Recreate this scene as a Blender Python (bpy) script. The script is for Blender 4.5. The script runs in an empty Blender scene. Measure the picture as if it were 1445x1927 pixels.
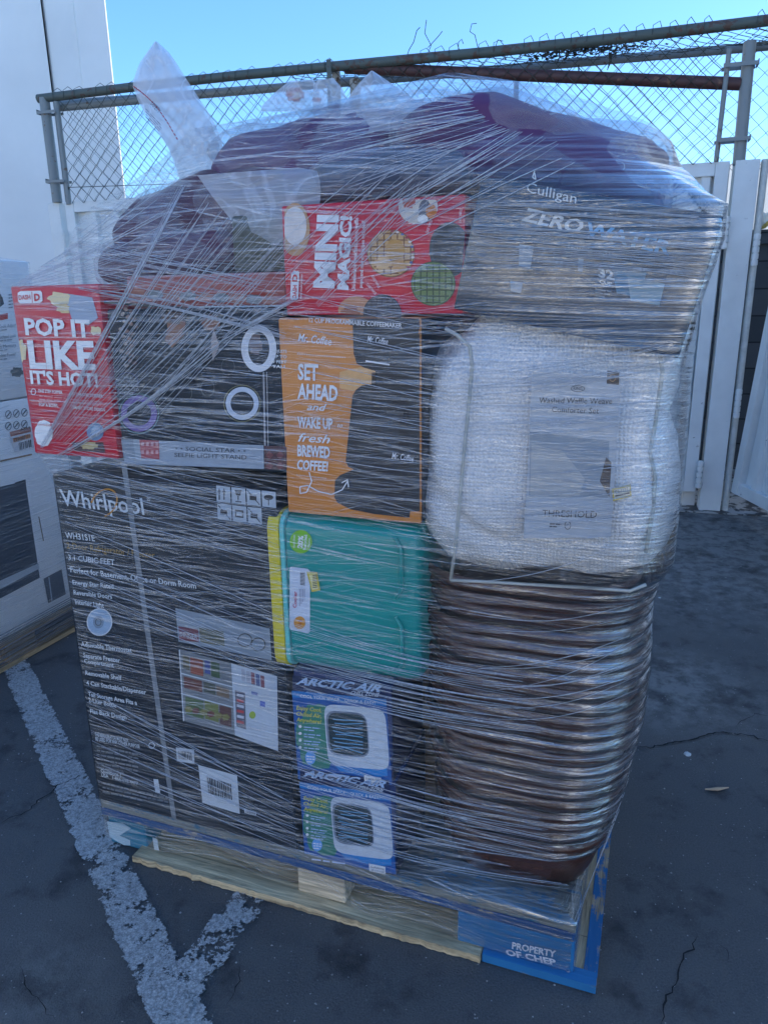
import bpy, bmesh, math, random
import numpy as np
from mathutils import Vector, Matrix, noise as mn
from mathutils.bvhtree import BVHTree
random.seed(7); rng = np.random.default_rng(7)
scene = bpy.context.scene
COL = scene.collection
R = math.radians
# ------------------------------------------------------------------ camera
IW, IH = 1445.0, 1927.0
FPX, PITCH, ROLL, CH = 1377.4, 0.27907, 0.01558, 1.3434
cp, sp = math.cos(PITCH), math.sin(PITCH)
_r = Vector((1, 0, 0)); _d = Vector((0, -sp, -cp)); CF = Vector((0, cp, -sp))
CR = _r * math.cos(ROLL) + _d * math.sin(ROLL)
CD = _d * math.cos(ROLL) - _r * math.sin(ROLL)
CAMP = Vector((0, 0, CH))
cd = bpy.data.cameras.new('camera'); cam = bpy.data.objects.new('camera', cd); COL.objects.link(cam)
m3 = Matrix((CR, -CD, -CF)).transposed()
cam.matrix_world = Matrix.Translation(CAMP) @ m3.to_4x4()
cd.sensor_fit = 'VERTICAL'; cd.sensor_height = 24.0; cd.lens = FPX / IH * 24.0
cd.clip_start = 0.05; cd.clip_end = 2000
scene.camera = cam
# ------------------------------------------------------------------ sky, sun, exposure
SUN_AZ, SUN_EL = 80.0, 38.0
world = bpy.data.worlds.new('World'); scene.world = world; world.use_nodes = True
wn = world.node_tree; bgn = wn.nodes['Background']
sky = wn.nodes.new('ShaderNodeTexSky'); sky.sky_type = 'NISHITA'; sky.sun_disc = False
sky.sun_elevation = R(SUN_EL); sky.sun_rotation = R(SUN_AZ)
sky.air_density = 1.0; sky.dust_density = 0.6; sky.ozone_density = 1.5; sky.altitude = 0
tint = wn.nodes.new('ShaderNodeMix'); tint.data_type = 'RGBA'; tint.blend_type = 'MULTIPLY'; tint.inputs['Factor'].default_value = 1.0
tint.inputs[7].default_value = (.42, .67, .94, 1); wn.links.new(sky.outputs[0], tint.inputs[6]); wn.links.new(tint.outputs[2], bgn.inputs[0]); bgn.inputs[1].default_value = 0.15
ld = bpy.data.lights.new('sun', 'SUN'); ld.energy = 5.0; ld.angle = R(0.5); ld.color = (1.0, 0.94, 0.86)
lo = bpy.data.objects.new('sun', ld); COL.objects.link(lo)
sd = Vector((math.sin(R(SUN_AZ)) * math.cos(R(SUN_EL)), math.cos(R(SUN_AZ)) * math.cos(R(SUN_EL)), math.sin(R(SUN_EL))))
lo.rotation_euler = sd.to_track_quat('Z', 'Y').to_euler()
scene.view_settings.view_transform = 'Standard'; scene.view_settings.look = 'None'
scene.view_settings.exposure = 1.32; scene.view_settings.gamma = 1.0
scene.render.engine = 'CYCLES'
scene.cycles.use_denoising = True
scene.cycles.max_bounces = 8; scene.cycles.transparent_max_bounces = 24
scene.cycles.diffuse_bounces = 3; scene.cycles.glossy_bounces = 3
scene.cycles.caustics_reflective = False; scene.cycles.caustics_refractive = False
scene.cycles.sample_clamp_indirect = 4.0

# ------------------------------------------------------------------ frames and pixel helpers
YAW = 0.35544
P0 = Vector((0.4138, 1.15786, 0)); U = Vector((math.cos(YAW), -math.sin(YAW), 0)); V = Vector((math.sin(YAW), math.cos(YAW), 0))
Z = Vector((0, 0, 1)); ORI = P0 - U * 1.219          # pallet frame: s right along the front, t back, z up
def W(s, t, z): return ORI + U * s + V * t + Z * z
def pray(x, y): return (CR * (x - IW / 2) + CD * (y - IH / 2) + CF * FPX).normalized()
def hit(x, y, O, n):
    d = pray(x, y); return CAMP + d * ((O - CAMP).dot(n) / d.dot(n))
def front(x, y, t=0.0): return hit(x, y, W(0, t, 0), V)
def proj(P):
    q = Vector(P) - CAMP; z = q.dot(CF); return (IW / 2 + FPX * q.dot(CR) / z, IH / 2 + FPX * q.dot(CD) / z)
def gnd(x, y, z=0.0): return hit(x, y, Vector((0, 0, z)), Z)

# ------------------------------------------------------------------ materials
MATS = {}
def newmat(name):
    m = bpy.data.materials.new(name); m.use_nodes = True
    return m, m.node_tree, m.node_tree.nodes['Principled BSDF']
def N(nt, typ, **kw):
    n = nt.nodes.new(typ)
    for k, v in kw.items():
        if k in n.inputs: n.inputs[k].default_value = v
        else: setattr(n, k, v)
    return n
def L(nt, a, b): nt.links.new(a, b)
def math_(nt, op, a, b=None, c=None, clamp=False):
    n = nt.nodes.new('ShaderNodeMath'); n.operation = op; n.use_clamp = clamp
    for i, v in enumerate((a, b, c)):
        if v is None: continue
        if isinstance(v, (int, float)): n.inputs[i].default_value = v
        else: L(nt, v, n.inputs[i])
    return n.outputs[0]
def ramp(nt, fac, stops):
    n = nt.nodes.new('ShaderNodeValToRGB'); e = n.color_ramp.elements
    while len(e) < len(stops): e.new(0.5)
    for el, (p, c) in zip(e, stops):
        el.position = p; el.color = (c, c, c, 1) if isinstance(c, (int, float)) else tuple(c) + (1,)
    L(nt, fac, n.inputs[0]); return n.outputs[0]
def coords(nt, out='Object', scale=None, rot=None, loc=None):
    tc = nt.nodes.new('ShaderNodeTexCoord')
    if scale is None and rot is None: return tc.outputs[out]
    mp = nt.nodes.new('ShaderNodeMapping')
    if scale: mp.inputs['Scale'].default_value = scale
    if rot: mp.inputs['Rotation'].default_value = rot
    if loc: mp.inputs['Location'].default_value = loc
    L(nt, tc.outputs[out], mp.inputs['Vector']); return mp.outputs[0]
def noise(nt, vec, scale, detail=4, rough=.55, dist=0.0):
    n = N(nt, 'ShaderNodeTexNoise', Scale=scale, Detail=detail, Roughness=rough, Distortion=dist); L(nt, vec, n.inputs['Vector']); return n.outputs['Fac']
def mixc(nt, fac, a, b):
    n = nt.nodes.new('ShaderNodeMix'); n.data_type = 'RGBA'
    for sock, v in ((n.inputs['Factor'], fac), (n.inputs[6], a), (n.inputs[7], b)):
        if isinstance(v, (int, float)): sock.default_value = v
        elif isinstance(v, tuple): sock.default_value = v + (1,) if len(v) == 3 else v
        else: L(nt, v, sock)
    return n.outputs[2]
def bump(nt, h, b, strength=.4, dist=.01):
    n = N(nt, 'ShaderNodeBump', Strength=strength, Distance=dist); L(nt, h, n.inputs['Height']); L(nt, n.outputs[0], b.inputs['Normal'])
def thin_fresnel(nt, ior=1.5, normal=None):
    """the same mirror share from both sides of a thin sheet"""
    g = nt.nodes.new('ShaderNodeNewGeometry'); f = N(nt, 'ShaderNodeFresnel')
    L(nt, math_(nt, 'ADD', ior, math_(nt, 'MULTIPLY', g.outputs['Backfacing'], 1 / ior - ior)), f.inputs['IOR'])
    if normal is not None: L(nt, normal, f.inputs['Normal'])
    return f.outputs[0]
def plain(name, col, rough=.5, metal=0.0, var=.12, scale=30, bmp=0.0, coat=0.0, spec=.5):
    if name in MATS: return MATS[name]
    m, nt, b = newmat(name)
    v = noise(nt, coords(nt), scale, 5)
    c = mixc(nt, ramp(nt, v, [(.3, 0.0), (.7, 1.0)]), tuple(x * (1 - var) for x in col), tuple(min(1, x * (1 + var)) for x in col))
    L(nt, c, b.inputs['Base Color']); b.inputs['Roughness'].default_value = rough; b.inputs['Metallic'].default_value = metal
    b.inputs['Coat Weight'].default_value = coat; b.inputs['Specular IOR Level'].default_value = spec
    if bmp: bump(nt, v, b, bmp, .005)
    MATS[name] = m; return m
def worn(name, paint, under, amount=.5, scale=14, rough=.55, metal_under=0.0, bmp=.3, var=.1):
    """paint or coating that is chipped down to what is under it"""
    if name in MATS: return MATS[name]
    m, nt, b = newmat(name); co = coords(nt)
    a = noise(nt, co, scale, 8, .65); big = noise(nt, co, 2.3, 3)
    k = math_(nt, 'ADD', math_(nt, 'MULTIPLY', a, .75), math_(nt, 'MULTIPLY', big, .25))
    k = ramp(nt, k, [(amount - .015, 0.0), (amount + .015, 1.0)])
    g = noise(nt, co, 5, 4)
    p = mixc(nt, g, tuple(x * (1 - var) for x in paint), tuple(min(1, x * (1 + var)) for x in paint))
    u = mixc(nt, noise(nt, co, 40, 4), tuple(x * .6 for x in under), tuple(min(1, x * 1.3) for x in under))
    L(nt, mixc(nt, k, p, u), b.inputs['Base Color']); b.inputs['Roughness'].default_value = rough
    bump(nt, math_(nt, 'ADD', math_(nt, 'MULTIPLY', k, -1.0), math_(nt, 'MULTIPLY', a, .4)), b, bmp, .002)
    MATS[name] = m; return m
def S(r, g, b):
    f = lambda c: (c / 255 / 12.92) if c / 255 <= .04045 else ((c / 255 + .055) / 1.055) ** 2.4
    return (f(r), f(g), f(b))
_ink = {}
def ink(col, rough=.42):
    k = (tuple(round(c, 3) for c in col), rough)
    if k not in _ink: _ink[k] = plain('print_ink_%d' % len(_ink), col, rough, var=.06, scale=60)
    return _ink[k]

def wood(name, col, axis='x', var=.55, paint=None, amount=.5):
    if name in MATS: return MATS[name]
    m, nt, b = newmat(name)
    sc = {'x': (3, 40, 40), 'y': (40, 3, 40)}[axis]
    tc = nt.nodes.new('ShaderNodeTexCoord'); mp = nt.nodes.new('ShaderNodeMapping')
    mp.inputs['Rotation'].default_value = (0, 0, YAW); mp2 = nt.nodes.new('ShaderNodeMapping'); mp2.inputs['Scale'].default_value = sc
    L(nt, tc.outputs['Object'], mp.inputs[0]); L(nt, mp.outputs[0], mp2.inputs[0])
    g = ramp(nt, noise(nt, mp2.outputs[0], 1.6, 8, .65, .8), [(.34, 0.0), (.66, 1.0)]); big = noise(nt, mp.outputs[0], 5, 4)
    c = mixc(nt, g, tuple(x * (1 - var) for x in col), tuple(min(1, x * (1 + var)) for x in col))
    c = mixc(nt, ramp(nt, big, [(.5, 0.0), (.75, .6)]), c, tuple(x * .35 for x in col))
    if paint:
        k = noise(nt, mp2.outputs[0], 2.6, 8, .7); k2 = noise(nt, mp.outputs[0], 16, 6, .7)
        k = ramp(nt, math_(nt, 'ADD', math_(nt, 'MULTIPLY', k, .5), math_(nt, 'MULTIPLY', k2, .5)), [(amount - .02, 0.0), (amount + .03, 1.0)])
        pc = mixc(nt, big, tuple(x * .7 for x in paint), tuple(min(1, x * 1.3) for x in paint))
        c = mixc(nt, k, pc, c)
    L(nt, c, b.inputs['Base Color']); b.inputs['Roughness'].default_value = .75; bump(nt, g, b, .5, .002)
    MATS[name] = m; return m

# ------------------------------------------------------------------ mesh helpers
class MB:
    def __init__(s): s.v = []; s.f = []; s.mi = []; s.uv = None
    def add(s, vs, fs, mi=0):
        o = len(s.v); s.v += [Vector(v) for v in vs]; s.f += [tuple(i + o for i in f) for f in fs]; s.mi += [mi] * len(fs); return s
    def box(s, O, ex, ey, ez, ch=0.0, mi=0):
        """O corner, three edge vectors; chamfered when ch > 0"""
        O, ex, ey, ez = Vector(O), Vector(ex), Vector(ey), Vector(ez)
        if ch <= 0:
            c = [O + ex * a + ey * b + ez * c_ for c_ in (0, 1) for b in (0, 1) for a in (0, 1)]
            return s.add(c, [(0, 2, 3, 1), (4, 5, 7, 6), (0, 1, 5, 4), (2, 6, 7, 3), (0, 4, 6, 2), (1, 3, 7, 5)], mi)
        bm = bmesh.new(); c = [bm.verts.new(O + ex * a + ey * b + ez * c_) for c_ in (0, 1) for b in (0, 1) for a in (0, 1)]
        for f in [(0, 2, 3, 1), (4, 5, 7, 6), (0, 1, 5, 4), (2, 6, 7, 3), (0, 4, 6, 2), (1, 3, 7, 5)]: bm.faces.new([c[i] for i in f])
        bmesh.ops.bevel(bm, geom=bm.edges[:] + bm.verts[:], offset=ch, segments=2, profile=.5, affect='EDGES')
        bm.verts.index_update(); s.add([v.co.copy() for v in bm.verts], [[v.index for v in f.verts] for f in bm.faces], mi); bm.free(); return s
    def tube(s, pts, r, n=8, cap=True, mi=0, closed=False):
        pts = [Vector(p) for p in pts]; m = len(pts); vs = []; 
        rr = r if isinstance(r, (list, tuple)) else [r] * m
        up = None
        for i, p in enumerate(pts):
            a = pts[(i - 1) % m] if (i or closed) else p; b = pts[(i + 1) % m] if (i < m - 1 or closed) else p
            t = (b - a); t = t.normalized() if t.length > 1e-9 else Z
            if up is None: up = Z if abs(t.z) < .9 else Vector((1, 0, 0))
            x = t.cross(up); x = x.normalized() if x.length > 1e-6 else t.orthogonal().normalized()
            y = x.cross(t); up = y
            for k in range(n):
                q = 2 * math.pi * k / n; vs.append(p + (x * math.cos(q) + y * math.sin(q)) * rr[i])
        fs = []
        for i in range(m if closed else m - 1):
            j = (i + 1) % m
            for k in range(n): fs.append((i * n + k, i * n + (k + 1) % n, j * n + (k + 1) % n, j * n + k))
        if cap and not closed: fs += [tuple(range(n))[::-1], tuple(range((m - 1) * n, m * n))]
        return s.add(vs, fs, mi)
    def prism(s, poly, n, th, mi=0):
        """poly: world points, extruded by th along n"""
        k = len(poly); n = Vector(n)
        vs = [Vector(p) for p in poly] + [Vector(p) + n * th for p in poly]
        return s.add(vs, [tuple(range(k))[::-1], tuple(range(k, 2 * k))] + [(i, (i + 1) % k, (i + 1) % k + k, i + k) for i in range(k)], mi)
def link(name, mb, mats, parent=None, smooth=False, kind=None, base=None):
    me = bpy.data.meshes.new(name); off = Vector((0, 0, 0))
    if parent is not None:
        q = parent
        while q is not None: off += q.location; q = q.parent
    if base is not None: off = Vector(base)
    me.from_pydata([tuple(v - off) for v in mb.v], [], mb.f); 
    if not isinstance(mats, (list, tuple)): mats = [mats]
    for m in mats: me.materials.append(m)
    if len(mats) > 1: me.polygons.foreach_set('material_index', mb.mi)
    if smooth: me.polygons.foreach_set('use_smooth', [True] * len(me.polygons))
    me.update(); o = bpy.data.objects.new(name, me); COL.objects.link(o)
    if parent is not None: o.parent = parent
    elif base is not None: o.location = base
    if kind: o['kind'] = kind
    return o
def thing(name, label, cat, loc, group=None):
    o = bpy.data.objects.new(name, None); COL.objects.link(o); o.location = loc; o.empty_display_size = .1
    o['label'] = label; o['category'] = cat
    if group: o['group'] = group
    return o
def tag(o, label, cat, group=None):
    o['label'] = label; o['category'] = cat
    if group: o['group'] = group
    return o
def autosmooth(o, ang=35):
    me = o.data; me.polygons.foreach_set('use_smooth', [True] * len(me.polygons))
    bm = bmesh.new(); bm.from_mesh(me)
    for e in bm.edges:
        if len(e.link_faces) == 2 and e.calc_face_angle(0) > R(ang): e.smooth = False
    bm.to_mesh(me); bm.free()

# ------------------------------------------------------------------ printing on carton faces
_glyph = {}
def glyphs(s, bold=0.0, shear=0.0):
    k = (s, bold, shear)
    if k in _glyph: return _glyph[k]
    cu = bpy.data.curves.new('t', 'FONT'); cu.body = s; cu.size = 1; cu.resolution_u = 2; cu.offset = bold; cu.shear = shear; cu.fill_mode = 'FRONT'
    o = bpy.data.objects.new('t', cu); COL.objects.link(o)
    me = bpy.data.meshes.new_from_object(o.evaluated_get(bpy.context.evaluated_depsgraph_get()))
    vs = [(v.co.x, v.co.y) for v in me.vertices]; fs = [tuple(p.vertices) for p in me.polygons]
    bpy.data.objects.remove(o); bpy.data.curves.remove(cu); bpy.data.meshes.remove(me)
    _glyph[k] = (vs, fs); return vs, fs
class Face:
    """a flat printed face: shapes are given by where they stand on the photographed face and land on the real plane"""
    def __init__(s, O, n, quad=None, shift=(0, 0, 0)):
        s.O = Vector(O); s.n = Vector(n).normalized(); s.mb = MB(); s.mats = []; s.quad = quad; s.shift = Vector(shift)
    def mi(s, m):
        if m not in s.mats: s.mats.append(m)
        return s.mats.index(m)
    def p(s, x, y, lay=0): return hit(x, y, s.O, s.n) + s.n * (.0008 + .0004 * lay) + s.shift
    def clip(s, poly):
        q = s.quad
        if not q: return poly
        ar = sum(q[i][0] * q[(i + 1) % 4][1] - q[(i + 1) % 4][0] * q[i][1] for i in range(4)); sg = 1 if ar > 0 else -1
        for i in range(4):
            (ax, ay), (bx, by) = q[i], q[(i + 1) % 4]; out = []
            side = lambda p: sg * ((bx - ax) * (p[1] - ay) - (by - ay) * (p[0] - ax))
            for j in range(len(poly)):
                a, b = poly[j], poly[(j + 1) % len(poly)]; da, db = side(a), side(b)
                if da >= 0: out.append(a)
                if (da >= 0) != (db >= 0):
                    t = da / (da - db); out.append((a[0] + t * (b[0] - a[0]), a[1] + t * (b[1] - a[1])))
            poly = out
            if not poly: break
        return poly
    def poly(s, pts, col, lay=1, rough=.42):
        pts = s.clip(pts)
        if len(pts) < 3: return
        s.mb.add([s.p(x, y, lay) for x, y in pts], [tuple(range(len(pts)))], s.mi(col if not isinstance(col, tuple) else ink(col, rough)))
    def disc(s, cx, cy, rx, ry=None, col=(1, 1, 1), lay=2, rot=0, n=28, jit=0, k0=0):
        ry = ry or rx; c, d = math.cos(R(rot)), math.sin(R(rot)); P = []
        for i in range(n):
            a = 2 * math.pi * i / n; j = 1 + jit * math.sin(i * 2.7 + k0) * math.cos(i * 1.3 + k0 * 2)
            X, Y = rx * math.cos(a) * j, ry * math.sin(a) * j; P.append((cx + c * X - d * Y, cy + d * X + c * Y))
        s.poly(P, col, lay)
    def ring(s, cx, cy, rx, ry, w, col, lay=3, rot=0, a0=0, a1=360, n=32):
        c, d = math.cos(R(rot)), math.sin(R(rot)); 
        def pt(a, k): 
            X, Y = (rx - k) * math.cos(R(a)), (ry - k) * math.sin(R(a)); return (cx + c * X - d * Y, cy + d * X + c * Y)
        for i in range(n):
            a, b = a0 + (a1 - a0) * i / n, a0 + (a1 - a0) * (i + 1) / n
            s.poly([pt(a, 0), pt(b, 0), pt(b, w), pt(a, w)], col, lay)
    def line(s, pts, w, col, lay=3):
        for (x0, y0), (x1, y1) in zip(pts, pts[1:]):
            dx, dy = x1 - x0, y1 - y0; l = math.hypot(dx, dy) or 1; nx, ny = -dy / l * w / 2, dx / l * w / 2
            s.poly([(x0 + nx, y0 + ny), (x1 + nx, y1 + ny), (x1 - nx, y1 - ny), (x0 - nx, y0 - ny)], col, lay)
    def text(s, t, a, b, top, col=(.8, .8, .8), lay=4, bold=0.0, shear=0.0):
        """baseline from a to b, cap height from a to top"""
        vs, fs = glyphs(t, bold, shear)
        if not vs: return
        xs = [v[0] for v in vs]; x0, x1 = min(xs), max(xs); H = .73 + bold
        A, B, T = s.p(*a, lay), s.p(*b, lay), s.p(*top, lay)
        s.mb.add([A + (B - A) * ((x - x0) / (x1 - x0)) + (T - A) * (y / H) for x, y in vs], fs, s.mi(ink(col)))
    def textl(s, t, x0, y0, x1, y1, h, **k): s.text(t, (x0, y0), (x1, y1), (x0 - h * .1, y0 - h), **k)
    def barcode(s, q, col=(.02, .02, .02), lay=4, n=22, m=.1, seed=1):
        rr = random.Random(seed); (a, b, c, d) = q
        f = lambda u, v: tuple((a[i] * (1 - u) + b[i] * u) * (1 - v) + (d[i] * (1 - u) + c[i] * u) * v for i in (0, 1))
        x = m
        while x < 1 - m:
            w = rr.choice([.4, .8, 1.2]) * (1 - 2 * m) / n
            s.poly([f(x, m * 1.3), f(x + w, m * 1.3), f(x + w, 1 - m * 1.6), f(x, 1 - m * 1.6)], col, lay); x += w + rr.choice([.6, 1.0]) * (1 - 2 * m) / n
    def fine(s, x0, y0, x1, y1, rows, gap, h, col, lay=4, seed=0, words=5):
        """tiny illegible print as broken word bars"""
        rr = random.Random(seed)
        for r_ in range(rows):
            x = 0
            while x < 1:
                w = rr.uniform(.4, 1.5) / words; e = min(1, x + w)
                if r_ == rows - 1 and x > .6: break
                p = [(x0 + (x1 - x0) * q, y0 + (y1 - y0) * q + gap * r_) for q in (x, e)]
                s.poly([p[0], p[1], (p[1][0], p[1][1] - h), (p[0][0], p[0][1] - h)], col, lay); x = e + .18 / words
    def build(s, parent, name='print'):
        if s.mb.f: return link(name, s.mb, s.mats, parent)
def carton(name, label, s0, s1, t0, t1, z0, z1, mat, roll=0.0, cat='box', group=None, O=None, ex=None, ch=.004, seam=None):
    if O is None: O = W(s0, t0, z0)
    c, d = math.cos(roll), math.sin(roll)
    ex_ = U * c + Z * d; ez_ = Z * c - U * d
    root = thing(name, label, cat, O, group)
    b = link('carton_body', MB().box(O, ex_ * (s1 - s0), V * (t1 - t0), ez_ * (z1 - z0), ch), mat, root); autosmooth(b)
    return root, (O, -V)

WHITE = S(235, 235, 235)
# ================================================================== SETTING
# --- ground
def ground_mat():
    m, nt, b = newmat('asphalt'); co = coords(nt)
    fine = noise(nt, co, 220, 4, .7); mid = noise(nt, co, 9, 6, .6); big = noise(nt, co, 1.1, 5, .6)
    c = mixc(nt, ramp(nt, fine, [(.3, 0.0), (.72, 1.0)]), (.055, .056, .056), (.135, .133, .130))
    c = mixc(nt, ramp(nt, mid, [(.42, 0.0), (.75, .7)]), c, (.13, .128, .122))
    # pale dusty patch towards the gate foot
    mp = nt.nodes.new('ShaderNodeMapping'); tc = nt.nodes.new('ShaderNodeTexCoord'); L(nt, tc.outputs['Object'], mp.inputs[0])
    def spot(x, y, r, gain):
        g = nt.nodes.new('ShaderNodeVectorMath'); g.operation = 'DISTANCE'; L(nt, tc.outputs['Object'], g.inputs[0]); g.inputs[1].default_value = (x, y, 0)
        k = math_(nt, 'SUBTRACT', 1.0, math_(nt, 'DIVIDE', g.outputs['Value'], r), clamp=True)
        return math_(nt, 'MULTIPLY', math_(nt, 'MULTIPLY', k, gain), ramp(nt, noise(nt, co, 14, 8, .7), [(.42, 0.0), (.62, 1.0)]), clamp=True)
    a1 = gnd(1260, 1290); a2 = gnd(1330, 1010); a3 = gnd(1290, 1070); a4 = gnd(60, 1850)
    k = math_(nt, 'MAXIMUM', math_(nt, 'MAXIMUM', spot(a1.x, a1.y, .38, 2.0), spot(a2.x, a2.y, 1.1, 2.4)), math_(nt, 'MAXIMUM', spot(a3.x, a3.y, .9, 1.8), spot(a4.x, a4.y, .2, .7)))
    c = mixc(nt, math_(nt, 'MULTIPLY', k, .8), c, (.23, .23, .22))
    c = mixc(nt, ramp(nt, noise(nt, co, 5.5, 6, .65), [(.53, 0.0), (.66, .8)]), c, (.026, .026, .028))
    # light specks of stone
    vo = N(nt, 'ShaderNodeTexVoronoi', Scale=80.0); L(nt, co, vo.inputs['Vector'])
    sp_ = math_(nt, 'LESS_THAN', vo.outputs['Distance'], .14)
    sel = nt.nodes.new('ShaderNodeSeparateColor'); L(nt, vo.outputs['Color'], sel.inputs[0])
    sp_ = math_(nt, 'MULTIPLY', sp_, math_(nt, 'GREATER_THAN', sel.outputs[0], .80))
    c = mixc(nt, math_(nt, 'MULTIPLY', sp_, sel.outputs[1]), c, (.42, .42, .40))
    L(nt, c, b.inputs['Base Color'])
    L(nt, ramp(nt, mid, [(.3, .5), (.7, .78)]), b.inputs['Roughness'])
    bump(nt, math_(nt, 'ADD', math_(nt, 'MULTIPLY', fine, .9), math_(nt, 'ADD', mid, math_(nt, 'MULTIPLY', big, 2.0))), b, .7, .006)
    return m
g = MB().add([(-80, -60, 0), (80, -60, 0), (80, 120, 0), (-80, 120, 0)], [(0, 1, 2, 3)])
link('ground', g, ground_mat(), kind='structure')
lot = MB().add([(-40, -2.2, .006), (-40, -60, .006), (40, -60, .006), (40, -2.2, .006)], [(0, 1, 2, 3)])
link('added_fill_lot', lot, plain('fill_lot_concrete', (.36, .37, .38), .9, var=.15, scale=2, bmp=.1), kind='structure')  # unseen pale lot added behind the viewer to bounce fill light
# --- cracks: narrow sunken-looking tar-dark slivers lying on the asphalt
crack_m = plain('crack_dark', (.014, .014, .015), .95, var=.3)
def crack(pts, w, seed, name='asphalt_crack'):
    rr = random.Random(seed); P = []
    for a, b in zip(pts, pts[1:]):
        a, b = Vector(a), Vector(b); n = max(2, int((b - a).length / .012)); q = (b - a).normalized(); nn = Vector((-q.y, q.x, 0))
        for i in range(n): P.append(a.lerp(b, i / n) + nn * (rr.gauss(0, .0035) + .006 * mn.noise(Vector((i * .3, seed, a.x)))))
    mb = MB(); vs = []; 
    for i, p in enumerate(P):
        q = (P[min(i + 1, len(P) - 1)] - P[max(i - 1, 0)]).normalized(); nn = Vector((-q.y, q.x, 0)); k = w * .62 * (.35 + rr.random() + .9 * max(0, mn.noise(Vector((i * .11, seed, 4))))) * min(1, i / 4, (len(P) - 1 - i) / 4)
        vs += [p + nn * k + Z * .0045, p - nn * k + Z * .0045]
    mb.add(vs, [(2 * i, 2 * i + 1, 2 * i + 3, 2 * i + 2) for i in range(len(P) - 1)])
    return mb
CR_ = [([(1190, 1405), (1222, 1410), (1290, 1395), (1345, 1380), (1400, 1382), (1470, 1405)], .004),
       ([(1240, 1935), (1262, 1860), (1290, 1800), (1318, 1752)], .0022), ([(1345, 1770), (1375, 1800), (1360, 1825)], .0012),
       ([(-20, 1560), (50, 1530), (110, 1480), (180, 1450)], .0022), ([(40, 1820), (55, 1870), (100, 1915), (110, 1935)], .0014),
       ([(0, 1825), (42, 1822)], .0012), ([(1380, 1370), (1420, 1345), (1470, 1350)], .0015), ([(420, 1900), (445, 1860), (450, 1800)], .0012)]
for i, (pp, w) in enumerate(CR_): link('asphalt_crack', crack([gnd(x, y) for x, y in pp], w, i + 3), crack_m, kind='structure')
# --- parking stripes
def stripe_mat():
    m, nt, b = newmat('worn_road_paint'); co = coords(nt)
    uvn = coords(nt, 'UV'); sep = nt.nodes.new('ShaderNodeSeparateXYZ'); L(nt, uvn, sep.inputs[0])
    edge = math_(nt, 'MULTIPLY', math_(nt, 'ABSOLUTE', math_(nt, 'SUBTRACT', sep.outputs[0], .5)), 2.0)
    a = noise(nt, co, 22, 10, .72); f = noise(nt, co, 120, 6, .75)
    k = math_(nt, 'ADD', math_(nt, 'MULTIPLY', a, .50), math_(nt, 'ADD', math_(nt, 'MULTIPLY', f, .25), math_(nt, 'MULTIPLY', noise(nt, co, 6.5, 5, .6), .25)))
    k = math_(nt, 'SUBTRACT', k, math_(nt, 'MULTIPLY', math_(nt, 'POWER', edge, 8.0), .16))
    k = math_(nt, 'SUBTRACT', k, math_(nt, 'MULTIPLY', sep.outputs[1], .16))
    hole = ramp(nt, k, [(.425, 0.0), (.440, 1.0)])
    vo = N(nt, 'ShaderNodeTexVoronoi', Scale=170.0); vo.feature = 'DISTANCE_TO_EDGE'; L(nt, co, vo.inputs['Vector'])
    ck = ramp(nt, vo.outputs['Distance'], [(.0, .55), (.12, 1.0)])
    c = mixc(nt, ck, (.12, .12, .12), mixc(nt, ramp(nt, f, [(.35, 0.0), (.65, 1.0)]), (.20, .20, .195), (.60, .595, .57)))
    L(nt, c, b.inputs['Base Color']); b.inputs['Roughness'].default_value = .8
    bump(nt, math_(nt, 'ADD', k, math_(nt, 'MULTIPLY', ck, .3)), b, .5, .003)
    tr = nt.nodes.new('ShaderNodeBsdfTransparent'); mx = nt.nodes.new('ShaderNodeMixShader')
    L(nt, hole, mx.inputs[0]); L(nt, tr.outputs[0], mx.inputs[1]); L(nt, b.outputs[0], mx.inputs[2]); L(nt, mx.outputs[0], nt.nodes['Material Output'].inputs[0])
    return m
sm = stripe_mat()
def stripe(a, b, w, wear0, wear1, lift):
    a, b = Vector(a), Vector(b); q = (b - a).normalized(); nn = Vector((-q.y, q.x, 0)); n = 14
    mb = MB(); vs = []; 
    for i in range(n + 1):
        p = a.lerp(b, i / n) + Z * lift; vs += [p - nn * w / 2, p + nn * w / 2]
    mb.add(vs, [(2 * i, 2 * i + 1, 2 * i + 3, 2 * i + 2) for i in range(n)])
    o = link('parking_stripe', mb, sm, kind='structure'); uv = o.data.uv_layers.new(name='UVMap')
    for l in o.data.loops:
        k = l.vertex_index; uv.data[l.index].uv = (k % 2, wear0 + (wear1 - wear0) * (k // 2) / n)
A1 = gnd(42, 1255); A2 = gnd(132, 1475); A2 = (gnd(100, 1490) + gnd(165, 1460)) / 2
dr = (A2 - Vector((-.43, 1.13, 0))).normalized()
stripe(A2 + dr * 2.4, A2 - dr * 1.6, .107, .1, .1, .004)
stripe(Vector((-.45, 1.12, 0)), Vector((-.22, 1.66, 0)), .105, .05, .75, .0065)
# --- concrete apron at the gate
FL0 = Vector((-2.41, 5.93, 0)); FL1 = Vector((2.13, 4.60, 0)); FU = (FL1 - FL0).normalized(); FN = Vector((FU.y, -FU.x, 0))   # FN points to the camera
def F(d, b=0.0, z=0.0): return FL0 + FU * d - FN * b + Z * z        # d along the fence, b behind it
FLEN = (FL1 - FL0).length
apr = worn('apron_concrete', (.38, .37, .35), (.06, .06, .06), .52, 9)
link('concrete_apron', MB().box(F(-.5, -.07, -.1), FU * 8, -FN * 2.4, Z * .106), apr, kind='structure')

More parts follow.
